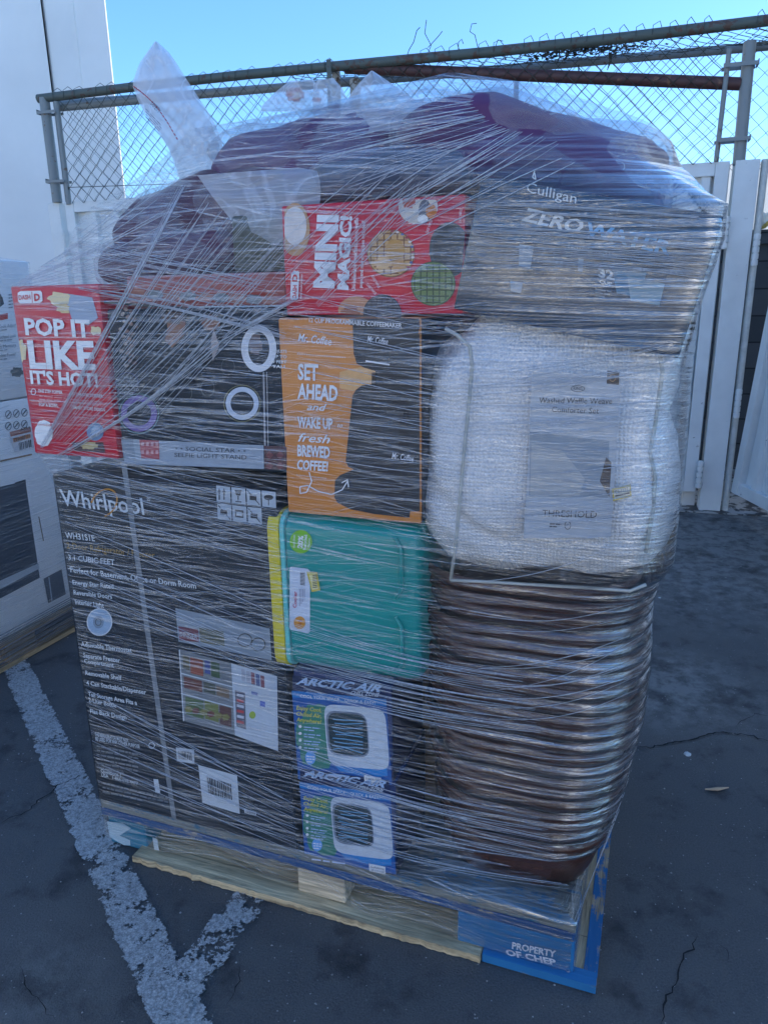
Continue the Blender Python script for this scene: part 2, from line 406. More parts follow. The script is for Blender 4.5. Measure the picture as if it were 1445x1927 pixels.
# ================================================================== BACKGROUND THINGS
# --- white warehouse on the left
wall_m = plain('painted_tilt_up_wall', (.84, .83, .80), .75, var=.07, scale=1.1, bmp=.05)
WX = Vector((-2.55, 8.0, 0)); WU = Vector((-1, 0, 0)); WN = Vector((0, -1, 0)); WD = Vector((-.5, .87, 0))
bl = thing('warehouse', 'tall white tilt-up warehouse wall with a pilaster, rising out of the top left', 'building', WX)
pw = .62
mb = MB().box(WX + WU * pw, WU * 44, WD * 14, Z * 22)
link('wall', mb, wall_m, bl)
mb = MB().box(WX + WN * .02, WU * .30, WD * 13, Z * 22.0, .012); mb.box(WX + WU * .302 - WN * .03, WU * (pw - .302) - WU * .014, WD * 12.9, Z * 22.0, .012)
link('pilaster', mb, wall_m, bl)
jm = plain('joint_dark', (.34, .34, .33), .9)
link('joint', MB().box(WX + WU * (pw - .012) - WN * .036, WU * .010, WD * 2, Z * 21.9), jm, bl)
# --- unseen buildings: the right one added to shade the scene, the sunlit ones for film reflections and fill
b3 = thing('added_shade_building', 'unseen pale block building added on the right to shade the whole scene', 'building', (9, 3, 0))
blk = plain('pale_block_paint', (.78, .77, .74), .8, var=.05, scale=2)
link('wall', MB().box((5.2, -1, 0), (9, 0, 0), (0, 9.7, 0), (0, 0, 9.5)), blk, b3)
for i in range(2): link('door', MB().box((5.18, 0 + i * 3.6, .02), (-.02, 0, 0), (0, 2.4, 0), (0, 0, 2.8)), plain('roller_door', (.30, .32, .34), .5), b3)
cream = plain('cream_stucco', (.80, .76, .68), .8, var=.06, scale=3); dgl = plain('dark_glass', (.03, .035, .04), .08); trim = plain('parapet_trim', (.35, .3, .26), .8)
def shop(name, label, O, az, wid, hei, nwin, cream=cream):
    n_ = Vector((math.sin(R(az)), math.cos(R(az)), 0)); u_ = Vector((n_.y, -n_.x, 0)); O = Vector(O); rt = thing(name, label, 'building', O)
    link('wall', MB().box(O - u_ * wid / 2, u_ * wid, -n_ * 5, Z * hei), cream, rt); link('parapet', MB().box(O - u_ * (wid / 2 + .1) + n_ * .08 + Z * hei, u_ * (wid + .2), -n_ * 5.2, Z * .16), trim, rt)
    for i in range(nwin): link('window', MB().box(O - u_ * (wid / 2 - 1.2 - i * wid / nwin) + n_ * .02 + Z * 1.0, u_ * 1.3, -n_ * .05, Z * 1.1), dgl, rt)
shop('reflected_building', 'unseen long cream building behind the viewer, placed for its sunlit reflection in the film', (-5.2, -9.6, 0), 34, 17, 3.5, 4)  # unseen; known from the film's reflections, turned to catch the sun
shop('added_fill_building', 'unseen grey stucco building added at the far left behind the viewer as a reflector', (-10, -2, 0), 84, 12, 4.2, 3, plain('grey_stucco', (.42, .47, .52), .8, var=.06, scale=3))  # added reflector: fill and sheen for the left of the load

shop('added_glint_shed', 'unseen low white shed added behind the viewer to make glints in the film', (2.4, -8.4, 0), 28, 6, 3.2, 0, plain('white_sheet_paint', (.85, .85, .84), .7, var=.04, scale=3))  # added bright wall that puts glints on the film corners
galv = worn('galvanised_pipe', (.22, .24, .24), (.16, .10, .07), .60, 20, .45)
galvd = worn('weathered_green_pipe', (.085, .105, .095), (.10, .06, .045), .56, 18, .6)
wire_m = plain('chain_link_wire', (.06, .07, .06), .5, .3, var=.4, scale=12)
wire_b = plain('far_chain_link_wire', (.22, .23, .23), .45, .5, var=.3, scale=12)
gate_m = worn('gate_grey_paint', (.74, .75, .73), (.10, .07, .055), .655, 26, .5, var=.2)
rust = worn('brown_pipe_paint', (.075, .032, .03), (.16, .08, .05), .62, 20, .6)
def chain(mb, O, ux, uz, wid, hei, w=.050, h=.049, r=.0027, seed=0, jit=.003, n=4, keep=None):
    ux, uz = Vector(ux), Vector(uz); nn = ux.cross(uz).normalized(); k = int(wid / w); rows = int(hei / h) + 1
    J = lambda i, j: Vector((mn.noise(Vector((i * .35, j * .35, seed + .5))), mn.noise(Vector((i * .35 + 9, j * .35, seed + .5))), 0)) * jit * 3
    for i in range(k):
        run = []
        for j in range(rows):
            side = (i + j) % 2; x = (i + side) * w; q = J(i + side, j); z = j * h
            if z > hei: break
            p = O + ux * (x + q.x) + uz * (z + q.y) + nn * (.003 if side else -.003)
            if keep and not keep(x, z):
                if len(run) > 1: mb.tube(run, r, n, cap=False)
                run = []; continue
            run.append(p)
        if len(run) > 1: mb.tube(run, r, n, cap=False)
ZG, ZR = 2.10, 2.80
fence = thing('chain_link_fence', 'rusty pipe and chain link topper above the grey enclosure gates', 'fence', F(0))
def rail(name, pts, r, m, parent, n=12): 
    o = link(name, MB().tube(pts, r, n), m, parent); autosmooth(o, 50); return o
rail('top_rail', [F(-.05, 0, ZR)] + [F(d, 0, ZR + .012 * math.sin(d * 1.3)) for d in (.8, 1.6, 2.4, 3.2, 4.0)] + [F(FLEN + 1.8, 0, ZR + .02)], .030, galvd, fence)
rail('lower_rail', [F(.05, .06, ZR - .055), F(1.2, .11, ZR - .05), F(2.3, .2, ZR - .04), F(2.36, .2, ZR - .05)], .026, galv, fence)
for d, rr_ in ((.0, .036), (.1, .02)): rail('post', [F(d, 0, ZG - (.02 if d else 0)), F(d, 0, ZR - (.0 if not d else .03))], rr_, galv, fence)
for zz in (ZR - .11, ZG + .13):
    mb = MB(); mb.box(F(-.045, -.045, zz), FU * .16, -FN * .004, Z * .018); mb.box(F(-.045, .04, zz), FU * .16, -FN * .004, Z * .018); mb.box(F(-.047, -.045, zz), FU * .004, -FN * .085, Z * .03)
    link('clamp', mb, galv, fence)
# right hand posts
rail('post', [F(FLEN - .05, .02, ZG - .02), F(FLEN - .06, .02, ZR - .09)], .034, galv, fence)
rail('post', [F(FLEN + .13, .0, ZG), F(FLEN + .13, .0, ZR - .01)], .030, galv, fence)
rail('post', [F(FLEN - .175, .0, ZG), F(FLEN - .165, .0, ZR - .12)], .014, galv, fence)
for zz in (ZG + .1, ZR - .22):
    mb = MB(); mb.box(F(FLEN - .19, -.036, zz), FU * .175, -FN * .005, Z * .02); mb.box(F(FLEN - .19, .05, zz), FU * .175, -FN * .005, Z * .02); mb.box(F(FLEN - .012, -.03, zz), FU * .005, -FN * .08, Z * .03)
    link('clamp', mb, galv, fence)
mb = MB(); chain(mb, F(.13, -.008, ZG - .01), FU, Z, FLEN - .3, ZR - ZG - .0, seed=1, r=.0028); 
chain(mb, F(FLEN + .16, -.008, ZG - .6), FU, Z, 1.4, ZR - ZG + .6, seed=5, r=.0024)
link('mesh', mb, wire_m, fence)
mb = MB()                                               # knuckles twisted over the rail, loose ends
for i in range(int(FLEN / .09)):
    d = .1 + i * .09
    if 2.2 < d < 2.75 or random.random() < .12: continue
    p = F(d, 0, ZR); q = random.uniform(-.01, .01)
    mb.tube([p + FN * .034 - Z * .02, p + FN * .03 + Z * .028, p + FU * (.03 + q) + Z * (.048 + abs(q)), p + FU * .05 - FN * .03 + Z * .03], .0021, 4, cap=False)
for d, pts in ((2.95, [(0, 0), (.02, .05), (.05, .09), (.07, .15), (.09, .165)]), (3.08, [(0, 0), (.03, .06), (-.01, .13), (.0, .2)]), (3.12, [(-.03, .05), (.03, .1), (.06, .13)]), (3.28, [(0, 0), (0, .06), (.02, .075), (.03, .05)]), (3.4, [(0, .02), (-.02, .09), (-.05, .11), (-.04, .15), (-.01, .15)]), (3.5, [(0, 0), (.02, .05), (.05, .04)])):
    mb.tube([F(d - .25 + a, 0, ZR + b) for a, b in pts], .0024, 4, cap=False)
link('loose_wire', mb, wire_m, fence)
link('tension_wire', MB().tube([F(.12, -.01, ZG + .09 + .01 * math.sin(i)) if i < 8 else F(.12 + i * .3, -.01, ZG + .03) for i in range(14)], .0025, 4), wire_m, fence)
# rear frame with overhead mesh
rear = thing('rear_mesh_panel', 'second chain link panel and overhead netting just behind the front fence rail', 'fence', F(0, .3))
RA = Vector((-2.37, 6.10, ZR)); RB = Vector((2.42, 4.99, ZR)); RU = (RB - RA).normalized()
rail('rear_rail', [RA, RA.lerp(RB, .5) - Z * .015, RB + RU * 1.5], .027, galv, rear)
rail('rear_post', [RA + RU * 3.36 + Z * 0, RA + RU * 3.36 - Z * .7], .017, galv, rear)
mb = MB(); chain(mb, RA - Z * .72 + RU * .05, RU, Z, 4.8 + 1.2, .72, w=.048, h=.047, r=.0022, seed=2); link('mesh', mb, wire_b, rear)
mb = MB()
for i in range(60):                                       # netting roof between the two rails
    a0 = F(1.9 + i * .05, .01, ZR + .005); 
    k = (1.9 + i * .05) / FLEN; b0 = RA.lerp(RB, min(1.2, k + .01))
    wob = lambda q, e: a0.lerp(b0, q) + FU * (.025 * e) + Z * (.018 * mn.noise(Vector((i * .4, q * 3, 1))) - .03 * math.sin(math.pi * q))
    mb.tube([wob(q / 9, 1 if (q + i) % 2 else -1) for q in range(10)], .0021, 4, cap=False)
for i in range(40):
    a0 = F(FLEN - .1 + i * .05, .01, ZR); b0 = RB + RU * (-.05 + i * .05)
    mb.tube([a0.lerp(b0, q / 9) + FU * (.025 * (1 if (q + i) % 2 else -1)) - Z * (.03 * math.sin(math.pi * q / 9)) for q in range(10)], .0021, 4, cap=False)
link('overhead_netting', mb, wire_m, rear)
# brown pipe laid along the fence
pa = hit(650, 128, F(0, .03), FN); pb = hit(1392, 158, F(0, .03), FN)
pipe = link('brown_pipe', MB().tube([pa, pa.lerp(pb, .5), pb], .034, 16), rust, base=pa); autosmooth(pipe, 50)
tag(pipe, 'long dark brown steel pipe lashed inside the chain link above the pallet', 'pipe')
for x, y0, y1, r_ in ((668, 150, 190, .034), (632, 131, 190, .028)):
    a = hit(x, y0, F(0, .07), FN); b_ = Vector((a.x, a.y, ZG - .05))
    o = link('fence_post_stub', MB().tube([b_, a], r_, 12), worn('stub_paint', (.42, .41, .38), (.14, .08, .05), .5, 18), base=b_); autosmooth(o, 50)
    tag(o, 'short rusty post end holding the left end of the brown pipe' if x > 650 else 'second short rusty post end just left of the brown pipe end', 'post')
a = hit(614, 112, F(0, -.04), FN); o = link('flat_bar', MB().box(Vector((a.x, a.y, ZR - .25)), FU * .03, -FN * .006, Z * (a.z - ZR + .25)), galvd, base=(a.x, a.y, ZR - .25))
tag(o, 'thin flat steel bar poking up over the rail near the middle of the fence', 'bar')
# leaf litter and bark caught in the netting
mb = MB(); c0 = hit(1100, 98, F(0, .2), FN)
for i in range(520):
    q = Vector((random.gauss(0, .16), random.gauss(0, .06), 0)); p = c0 + FU * q.x - FN * q.y + Z * (random.uniform(-.02, .02) + .03 * math.exp(-(q.x / .15) ** 2))
    a_ = Vector((random.gauss(0, 1), random.gauss(0, 1), random.gauss(0, .4))).normalized() * random.uniform(.012, .035); b_ = a_.orthogonal().normalized() * random.uniform(.004, .012)
    mb.add([p - a_, p + b_, p + a_, p - b_], [(0, 1, 2, 3)])
for x, y0, y1, w_ in ((1088, 122, 160, 4), (1147, 100, 132, 8), (1052, 95, 120, 4)):
    a = hit(x, y0, F(0, .06), FN); b_ = hit(x - 5, y1, F(0, .06), FN); mb.tube([a, a.lerp(b_, .5) + FU * .01, b_], [.004 * w_ / 3, .003 * w_ / 3, .002], 5)
o = link('leaf_clump', mb, plain('dry_leaf_litter', (.04, .037, .026), .9, var=.6, scale=50), base=c0)
tag(o, 'dark clump of dry leaves caught on the overhead netting', 'leaf clump')

# --- gates
def corr(mb, O, ux, uz, nn, wid, hei, pitch=.19, depth=.03):
    """ribbed sheet"""
    xs = []; x = 0
    while x < wid: xs += [(x, 0), (x + pitch * .60, 0), (x + pitch * .68, depth), (x + pitch * .92, depth)]; x += pitch
    xs = [(min(a, wid), b) for a, b in xs] + [(wid, 0)]
    vs = []
    for a, b in xs: vs += [O + ux * a + nn * b, O + ux * a + nn * b + uz * hei]
    mb.add(vs, [(2 * i, 2 * i + 2, 2 * i + 3, 2 * i + 1) for i in range(len(xs) - 1) if xs[i][0] < xs[i + 1][0] - 1e-6 or xs[i][1] != xs[i + 1][1]])
def gate(name, label, O, ux, wid, hei, uz=Z, nn=None, flip=False):
    nn = nn or FN; root = thing(name, label, 'gate', O); t = .075
    mb = MB(); D = -nn * .05
    mb.box(O, ux * t, D, uz * hei, .003); mb.box(O + ux * (wid - t), ux * t, D, uz * hei, .003)
    mb.box(O + ux * (t + .001) + nn * -.002, ux * (wid - 2 * t - .002), D * .9, uz * t, .003); mb.box(O + ux * (t + .001) + uz * (hei - t) + nn * -.002, ux * (wid - 2 * t - .002), D * .9, uz * t, .003)
    link('frame', mb, gate_m, root)
    mb = MB(); corr(mb, O + ux * t - nn * .045 + uz * t, ux, uz, nn, wid - 2 * t, hei - 2 * t); link('sheet', mb, gate_m, root)
    return root
def hinge(parent, p, nn=None):
    mb = MB(); 
    for k in range(5): mb.tube([p + Z * (k * .036), p + Z * (k * .036 + .028)], .019, 10)
    mb.tube([p - Z * .004, p + Z * .176], .013, 8)
    o = link('hinge', mb, gate_m, parent); autosmooth(o, 50)
gl = F(.03, .0, .12)
gleft = gate('gate_leaf', 'pale grey ribbed steel gate leaf behind the left shoulder of the wrapped load', gl + FU * .03, FU, FLEN / 2 - .12, ZG - .12)
hinge(gleft, F(.040, -.03, 1.72))
gr0 = F(FLEN / 2 + .02, 0, .12)
gright = gate('gate_leaf', 'pale grey ribbed steel gate leaf, closed, right of the wrapped load', gr0, FU, FLEN / 2 - .12, ZG - .12)
hinge(gright, F(FLEN - .090, -.034, 1.62)); hinge(gright, F(FLEN - .090, -.034, .16))
o = link('gate_post', MB().box(F(-.09, .0, 0), FU * .1, -FN * .1, Z * ZG, .004), gate_m, base=F(-.09)); tag(o, 'grey square steel post left of the left gate leaf', 'post')
gp = F(FLEN - .07, -.015, 0)
o = link('gate_post', MB().box(gp, FU * .13, -FN * .12, Z * (ZG + .0), .005), gate_m, base=gp); tag(o, 'chipped grey square steel post between the closed and the open gate leaf', 'post')
o = link('gate_post', MB().box(F(FLEN - .165, .09, 0), FU * .08, -FN * .05, Z * ZG, .004), gate_m, base=F(FLEN - .165, .06)); tag(o, 'narrow grey steel post set back behind the closed gate hinge', 'post')
o = link('drop_rod', MB().tube([F(FLEN + .09, .02, .005), F(FLEN + .09, .02, ZG + .0)], .021, 12), plain('chipped_white_paint', (.6, .6, .56), .5), base=F(FLEN + .09, .02)); autosmooth(o, 50)
tag(o, 'white round pipe standing right of the chipped square gate post', 'pipe')
# open leaf, swung towards the camera and sagging
h0 = gnd(1374, 926, .13); h1 = gnd(1450, 966, .13); OU = (h1 - h0).normalized(); ON = Vector((OU.y, -OU.x, 0))
tl = hit(1447, 560, h0, ON); lean = (tl - h0); lean = lean / lean.z
gopen = gate('gate_leaf', 'pale grey ribbed steel gate leaf swung open at the right edge', h0, OU, 1.9, 1.95, uz=lean, nn=ON)
hinge(gopen, F(FLEN + .085, -.036, .62)); hinge(gopen, F(FLEN + .085, -.036, 1.52))
# block wall behind the gates
bw = thing('block_wall', 'dark concrete block wall seen through the gap beside the open gate', 'wall', F(1.5, 1.4))
def block_mat():
    m, nt, b = newmat('concrete_block'); mp = coords(nt, 'Object', rot=(R(90), 0, 0))
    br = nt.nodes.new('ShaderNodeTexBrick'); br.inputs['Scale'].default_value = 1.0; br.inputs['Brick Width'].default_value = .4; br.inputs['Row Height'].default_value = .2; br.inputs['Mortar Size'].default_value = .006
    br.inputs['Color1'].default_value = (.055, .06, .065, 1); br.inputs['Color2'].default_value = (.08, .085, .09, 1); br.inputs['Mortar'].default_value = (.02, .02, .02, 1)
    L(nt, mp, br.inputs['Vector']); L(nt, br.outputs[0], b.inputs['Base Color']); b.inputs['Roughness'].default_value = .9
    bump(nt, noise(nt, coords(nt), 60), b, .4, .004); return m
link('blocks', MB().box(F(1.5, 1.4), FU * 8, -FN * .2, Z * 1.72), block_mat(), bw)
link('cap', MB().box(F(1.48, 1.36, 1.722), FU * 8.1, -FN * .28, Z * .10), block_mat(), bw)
far = thing('far_building', 'pale grey flat wall rising behind the block wall at the right edge', 'building', F(6, 9))
link('wall', MB().box(F(5.6, 9), FU * 20, -FN * 4, Z * 3.42), wall_m, far)
# yellow and white rag on the block wall
mb = MB(); c0 = hit(1424, 500, F(0, 1.34), FN); c0 = Vector((c0.x, c0.y, 1.822))
bm = bmesh.new(); bmesh.ops.create_icosphere(bm, subdivisions=3, radius=.06)
for v in bm.verts: v.co = Vector((v.co.x * .8, v.co.y * .7, (v.co.z + .06) * .9)) * (1 + .5 * mn.noise(v.co * 25)); v.co.z = max(v.co.z, 0)
mb.add([c0 + v.co for v in bm.verts], [[v.index for v in f.verts] for f in bm.faces]); bm.free()
o = link('rag', mb, worn('rag_cloth', (.75, .72, .62), (.6, .45, .12), .5, 14), base=c0, smooth=True); tag(o, 'crumpled white and yellow rag lying on the block wall', 'rag')
# litter on the asphalt
p = gnd(1350, 1490)
o = link('wood_splinter', MB().tube([p - Vector((.035, -.004, -.006)), p + Vector((0, .003, .007)), p + Vector((.034, .01, .006))], [.002, .0055, .0015], 6), plain('pale_wood', (.5, .36, .24), .8), base=p); tag(o, 'small tan wood splinter on the asphalt right of the pallet', 'splinter')
for x, y, r_, lb in ((1293, 1420, .010, 'white crumb of litter on the asphalt beside the long crack'), (1240, 1125, .006, 'tiny white fleck on the asphalt below the gate foot')):
    p = gnd(x, y); bm = bmesh.new(); bmesh.ops.create_icosphere(bm, subdivisions=2, radius=r_)
    for v in bm.verts: v.co *= 1 + .6 * mn.noise(v.co * 120); v.co.z = abs(v.co.z) * .6
    o = link('litter_crumb', MB().add([p + v.co for v in bm.verts], [[v.index for v in f.verts] for f in bm.faces]), plain('white_litter', (.6, .62, .62), .7), base=p); bm.free(); tag(o, lb, 'litter')

mb = MB(); rg = random.Random(11)
for i in range(900):
    y_ = 1.0 + 4.2 * rg.random() ** 1.6; p = Vector((rg.uniform(-.62, .62) * (y_ + .6), y_, .0)); r_ = rg.choice([.0008, .0012, .0016, .0022]) * (1 + .25 * y_); q_ = [p + Vector((r_ * rg.uniform(.6, 1.3) * math.cos(a), r_ * rg.uniform(.6, 1.3) * math.sin(a), 0)) for a in (0, 1.6, 3.1, 4.7)]
    mb.add(q_ + [p + Z * r_ * rg.uniform(.5, 1.0)], [(0, 1, 4), (1, 2, 4), (2, 3, 4), (3, 0, 4)])
o = link('grit', mb, plain('pale_grit', (.30, .29, .27), .9, var=.6, scale=40), base=(0, 2, 0)); o['kind'] = 'stuff'; tag(o, 'loose pale grit scattered over the dark asphalt', 'grit')
# ================================================================== PALLET
pal = thing('pallet', 'battered blue wooden block pallet under the big wrapped load', 'pallet', W(.6, .5, 0))
w_nat = wood('pine_board', (.68, .50, .29), 'x'); w_naty = wood('pine_board_y', (.50, .37, .22), 'y')
w_chep = wood('bright_blue_board', (.34, .28, .2), 'x', paint=(.015, .16, .36), amount=.60)
w_blue = wood('blue_painted_board', (.34, .28, .2), 'x', paint=(.010, .07, .20), amount=.56)
w_bluey = wood('blue_painted_board_y', (.36, .27, .17), 'y', paint=(.015, .13, .30), amount=.52)
w_teal = wood('teal_blue_block', (.3, .26, .2), 'x', paint=(.008, .17, .27), amount=.64)
w_grey = wood('weathered_board', (.20, .20, .17), 'x', paint=(.02, .12, .20), amount=.44)
w_raw = wood('raw_block', (.62, .50, .34), 'x')
def ragged(s0, s1, t0, t1, z0, z1, seed, amp=.012, mi=0):
    """a board whose front edge is splintered"""
    mb = MB(); n = 200; rr = random.Random(seed); top = []; bot = []
    vs = []
    for i in range(n + 1):
        s_ = s0 + (s1 - s0) * i / n; e = amp * (.15 * mn.noise(Vector((s_ * 7, seed, 0))) + .7 * mn.noise(Vector((s_ * 45, seed, 3))) + .4 * mn.noise(Vector((s_ * 110, seed, 5)))); e2 = e + amp * .6 * mn.noise(Vector((s_ * 30, seed, 8)))
        vs += [W(s_, t0 + e2, z0), W(s_, t0 + e, z1), W(s_, t1, z1), W(s_, t1, z0)]
    fs = []
    for i in range(n):
        a, b = 4 * i, 4 * i + 4
        fs += [(a, b, b + 1, a + 1), (a + 1, b + 1, b + 2, a + 2), (a + 2, b + 2, b + 3, a + 3), (a + 3, b + 3, b, a)]
    fs += [(0, 1, 2, 3), (4 * n + 3, 4 * n + 2, 4 * n + 1, 4 * n)]
    return mb.add(vs, fs)
link('bottom_board', ragged(.10, .985, -.022, .105, .003, .020, 3, .005), w_nat, pal)
link('bottom_board', ragged(.987, 1.219, -.012, .10, .003, .022, 5, .004), w_naty, pal)
link('blue_paint', MB().box(W(.988, -.0165, .0035), U * .231, V * .0025, Z * .0195), w_chep, pal); link('blue_paint', MB().box(W(.988, -.0140, .0228), U * .231, V * .030, Z * .0008), w_chep, pal)
link('bottom_board', MB().box(W(1.09, .102, .003), U * .129, V * .91, Z * .019, .002), w_naty, pal)
link('bottom_board', MB().box(W(1.192, .004, .0225), U * .0275, V * 1.006, Z * .001), w_bluey, pal)
link('bottom_board', MB().box(W(.02, .12, .003), U * .1, V * .88, Z * .019, .002), w_naty, pal)
link('bottom_board', MB().box(W(.55, .11, .003), U * .12, V * .88, Z * .019, .002), w_naty, pal)
link('bottom_board', MB().box(W(.0, .90, .003), U * 1.2, V * .11, Z * .0185, .002), w_nat, pal)
BLK = [(0.0, .115, .018, .15, w_teal), (.545, .665, .012, .14, w_raw), (.93, 1.172, .0, .14, w_chep)]
for s0, s1, t0, t1, m in BLK: 
    z0 = .004 if s0 == 0 else .0215
    link('block', MB().box(W(s0, t0, z0), U * (s1 - s0), V * (t1 - t0), Z * (.100 - z0), .004), m, pal)
for s0 in (0, .545, 1.03):
    for t0 in (.44, .88): link('block', MB().box(W(s0, t0, .0235), U * .12, V * .12, Z * .076, .004), w_nat, pal)
for s0 in (.0, .54, 1.03): link('stringer_board', MB().box(W(s0, .105, .101), U * .14, V * .9, Z * .020, .002), w_naty, pal)
t = 0.0
for i, (wd, m) in enumerate(((.125, w_grey), (.09, w_grey), (.10, w_nat), (.125, w_blue), (.09, w_nat), (.1, w_nat), (.125, w_blue))):
    link('deck_board', MB().box(W(0, t + .002, .1215), U * 1.172, V * wd, Z * .022, .002), m, pal); t += wd + .037
link('lead_board', MB().box(W(.0, .0, .100), U * 1.17, V * .10, Z * .0212, .002), w_blue, pal)
# stencil on the right block and blotch on the left one
fc = Face(W(0, 0.0, 0), -V); wp = S(225, 235, 245)
fc.text('PROPERTY', (963, 1783), (1045, 1800), (964, 1770), wp, bold=.035); fc.text('OF CHEP', (953, 1795), (1047, 1815), (950, 1783), wp, bold=.04); fc.build(pal, 'stencil')
fc = Face(W(0, .018, 0), -V)
fc.poly([(203, 1545), (232, 1548), (248, 1558), (235, 1566), (226, 1572), (246, 1580), (247, 1590), (235, 1590), (222, 1583), (208, 1574)], S(170, 195, 205), 2); fc.poly([(288, 1575), (297, 1578), (302, 1608), (293, 1606)], S(190, 200, 205), 2); fc.build(pal, 'stencil')

# ================================================================== CARTONS ON THE LOAD
black_c = plain('charcoal_print_board', (.010, .019, .030), .45, var=.15, scale=6, spec=.25)
# --- refrigerator carton
fr, (O, n_) = carton('appliance_carton', 'tall charcoal refrigerator carton at the lower left of the load', -.004, .553, .0, .50, .1455, .99, black_c)
lt = S(205, 212, 218); fc = Face(W(0, 0, 0), -V)
fc.text('Whirlpool', (119, 950), (274, 968), (113, 918), lt, bold=.012)
fc.ring(198, 946, 30, 23, 3, S(190, 130, 40), 5, rot=-52, a0=-120, a1=130); fc.text('®', (278, 941), (285, 942), (278, 934), lt)
fc.text('WH31S1E', (126, 1012), (181, 1018), (124, 1000), lt, bold=.012)
fc.text('2-Door Refrigerator / Freezer', (128, 1031), (293, 1050), (127, 1019), S(150, 120, 60), bold=.01)
fc.text('3.1 CUBIC FEET', (131, 1053), (218, 1063), (130, 1042), lt, bold=.012)
fc.text('Perfect for Basement, Office or Dorm Room', (135, 1076), (371, 1107), (133, 1065), lt, bold=.015)
for s_, x0, y0, x1, y1 in (('Energy Star Rated', 139, 1099, 216, 1107), ('Reversible Doors', 141, 1118, 213, 1126), ('Interior Light', 144, 1136, 198, 1143), ('Adjustable Thermostat', 155, 1215, 250, 1227),
                           ('Separate Freezer', 159, 1236, 228, 1246), ('Compartment', 161, 1247, 216, 1255), ('Removable Shelf', 163, 1269, 231, 1279), ('4 Can Stackable/Dispenser', 165, 1288, 277, 1306),
                           ('Tall Storage Area Fits a', 168, 1309, 260, 1326), ('2-Liter Bottle', 169, 1320, 221, 1331), ('Flat Back Design', 172, 1341, 240, 1353)):
    fc.text(s_, (x0, y0), (x1, y1), (x0 - 1, y0 - 9), lt, bold=.018)
fc.disc(189, 1170, 24, 26, S(150, 175, 200), 2); fc.ring(189, 1170, 24, 26, 2, lt, 3); fc.disc(187, 1170, 10, 12, S(120, 140, 160), 3); fc.ring(187, 1170, 6, 7, 1.4, S(60, 70, 80), 4)
fc.text('THE REFRIGERATOR MUST NOT', (181, 1384), (244, 1396), (180, 1377), lt, bold=.02); fc.text('BE USED FOR ANY OTHER PURPOSE', (182, 1392), (265, 1407), (181, 1385), lt, bold=.02)
fc.fine(184, 1404, 262, 1420, 6, 8, 3, S(110, 116, 122), seed=3, words=8); fc.ring(287, 1402, 6, 6, 1.5, lt); 
fc.text('Questions ?', (192, 1452), (230, 1461), (191, 1445), lt, bold=.01); fc.text('USA   1-866-698-4477', (193, 1460), (262, 1477), (192, 1453), lt, bold=.01)
fc.fine(195, 1474, 318, 1502, 3, 8, 3, S(110, 116, 122), seed=4, words=12)
fc.text('1', (294, 1489), (303, 1490), (290, 1463), lt, bold=.03)
for r_ in range(2):
    for c_ in range(4 if r_ == 0 else 3):
        x = 408 + c_ * 28.5 + r_ * 2; y = 913 + c_ * 3.2 + r_ * 34; k = S(40, 44, 52)
        fc.poly([(x, y), (x + 26, y + 3), (x + 27, y + 33), (x + 1, y + 30)], S(180, 188, 196), 2)
        if c_ == 0 and r_ == 0:
            for q in (6, 15): fc.line([(x + q, y + 27), (x + q, y + 9)], 2.4, k); fc.poly([(x + q - 3.5, y + 13), (x + q + 3.5, y + 13), (x + q, y + 5)], k, 4)
        elif c_ == 1 and r_ == 0: fc.poly([(x + 6, y + 5), (x + 20, y + 6), (x + 17, y + 16), (x + 9, y + 15)], k, 3); fc.line([(x + 13, y + 16), (x + 13, y + 26)], 2, k); fc.line([(x + 8, y + 27), (x + 19, y + 28)], 2, k)
        elif c_ == 3: fc.disc(x + 13, y + 13, 9, 5, k, 3); fc.line([(x + 13, y + 14), (x + 13, y + 28)], 1.6, k)
        elif r_ == 1 and c_ == 1: fc.poly([(x + 5, y + 8), (x + 21, y + 10), (x + 21, y + 24), (x + 5, y + 22)], k, 3); fc.poly([(x + 8, y + 12), (x + 18, y + 13), (x + 18, y + 20), (x + 8, y + 19)], S(180, 188, 196), 4)
        else: fc.poly([(x + 6, y + 12), (x + 19, y + 13), (x + 19, y + 22), (x + 6, y + 21)], k, 3); fc.line([(x + 2, y + 3), (x + 25, y + 30)], 1.6, k, 4)
fc.poly([(331, 1144), (508, 1182), (512, 1242), (337, 1207)], S(140, 150, 160), 1)
fc.poly([(337, 1178), (374, 1184), (376, 1208), (339, 1204)], S(120, 60, 70), 2); fc.poly([(376, 1180), (422, 1188), (424, 1216), (378, 1208)], S(100, 100, 80), 2); fc.text('DINNER', (340, 1196), (373, 1202), (340, 1188), lt)
fc.ring(462, 1204, 14, 13, 2, S(60, 60, 55), 3); fc.ring(487, 1212, 14, 13, 2, S(60, 60, 55), 3)
fc.poly([(339, 1222), (436, 1248), (443, 1383), (347, 1356)], S(120, 125, 130), 1); fc.line([(339, 1222), (347, 1356)], 2, lt, 3)
rr = random.Random(5)
for x, y, w_, h_, c_ in ((345, 1232, 12, 26, (120, 110, 70)), (359, 1236, 24, 30, (200, 90, 50)), (386, 1242, 10, 24, (60, 90, 190)), (398, 1244, 16, 28, (70, 110, 60)), (416, 1252, 14, 26, (150, 160, 170)),
                         (347, 1272, 34, 22, (140, 60, 40)), (384, 1282, 22, 20, (90, 100, 80)), (408, 1290, 24, 18, (160, 130, 100)), (350, 1310, 34, 34, (90, 130, 60)), (386, 1318, 26, 34, (150, 160, 70)), (414, 1326, 22, 36, (120, 60, 50))):
    fc.poly([(x, y), (x + w_, y + w_ * .26), (x + w_ + 1, y + h_ + w_ * .26), (x + 1, y + h_)], tuple(.45 * q + .03 for q in S(*c_)), 2)
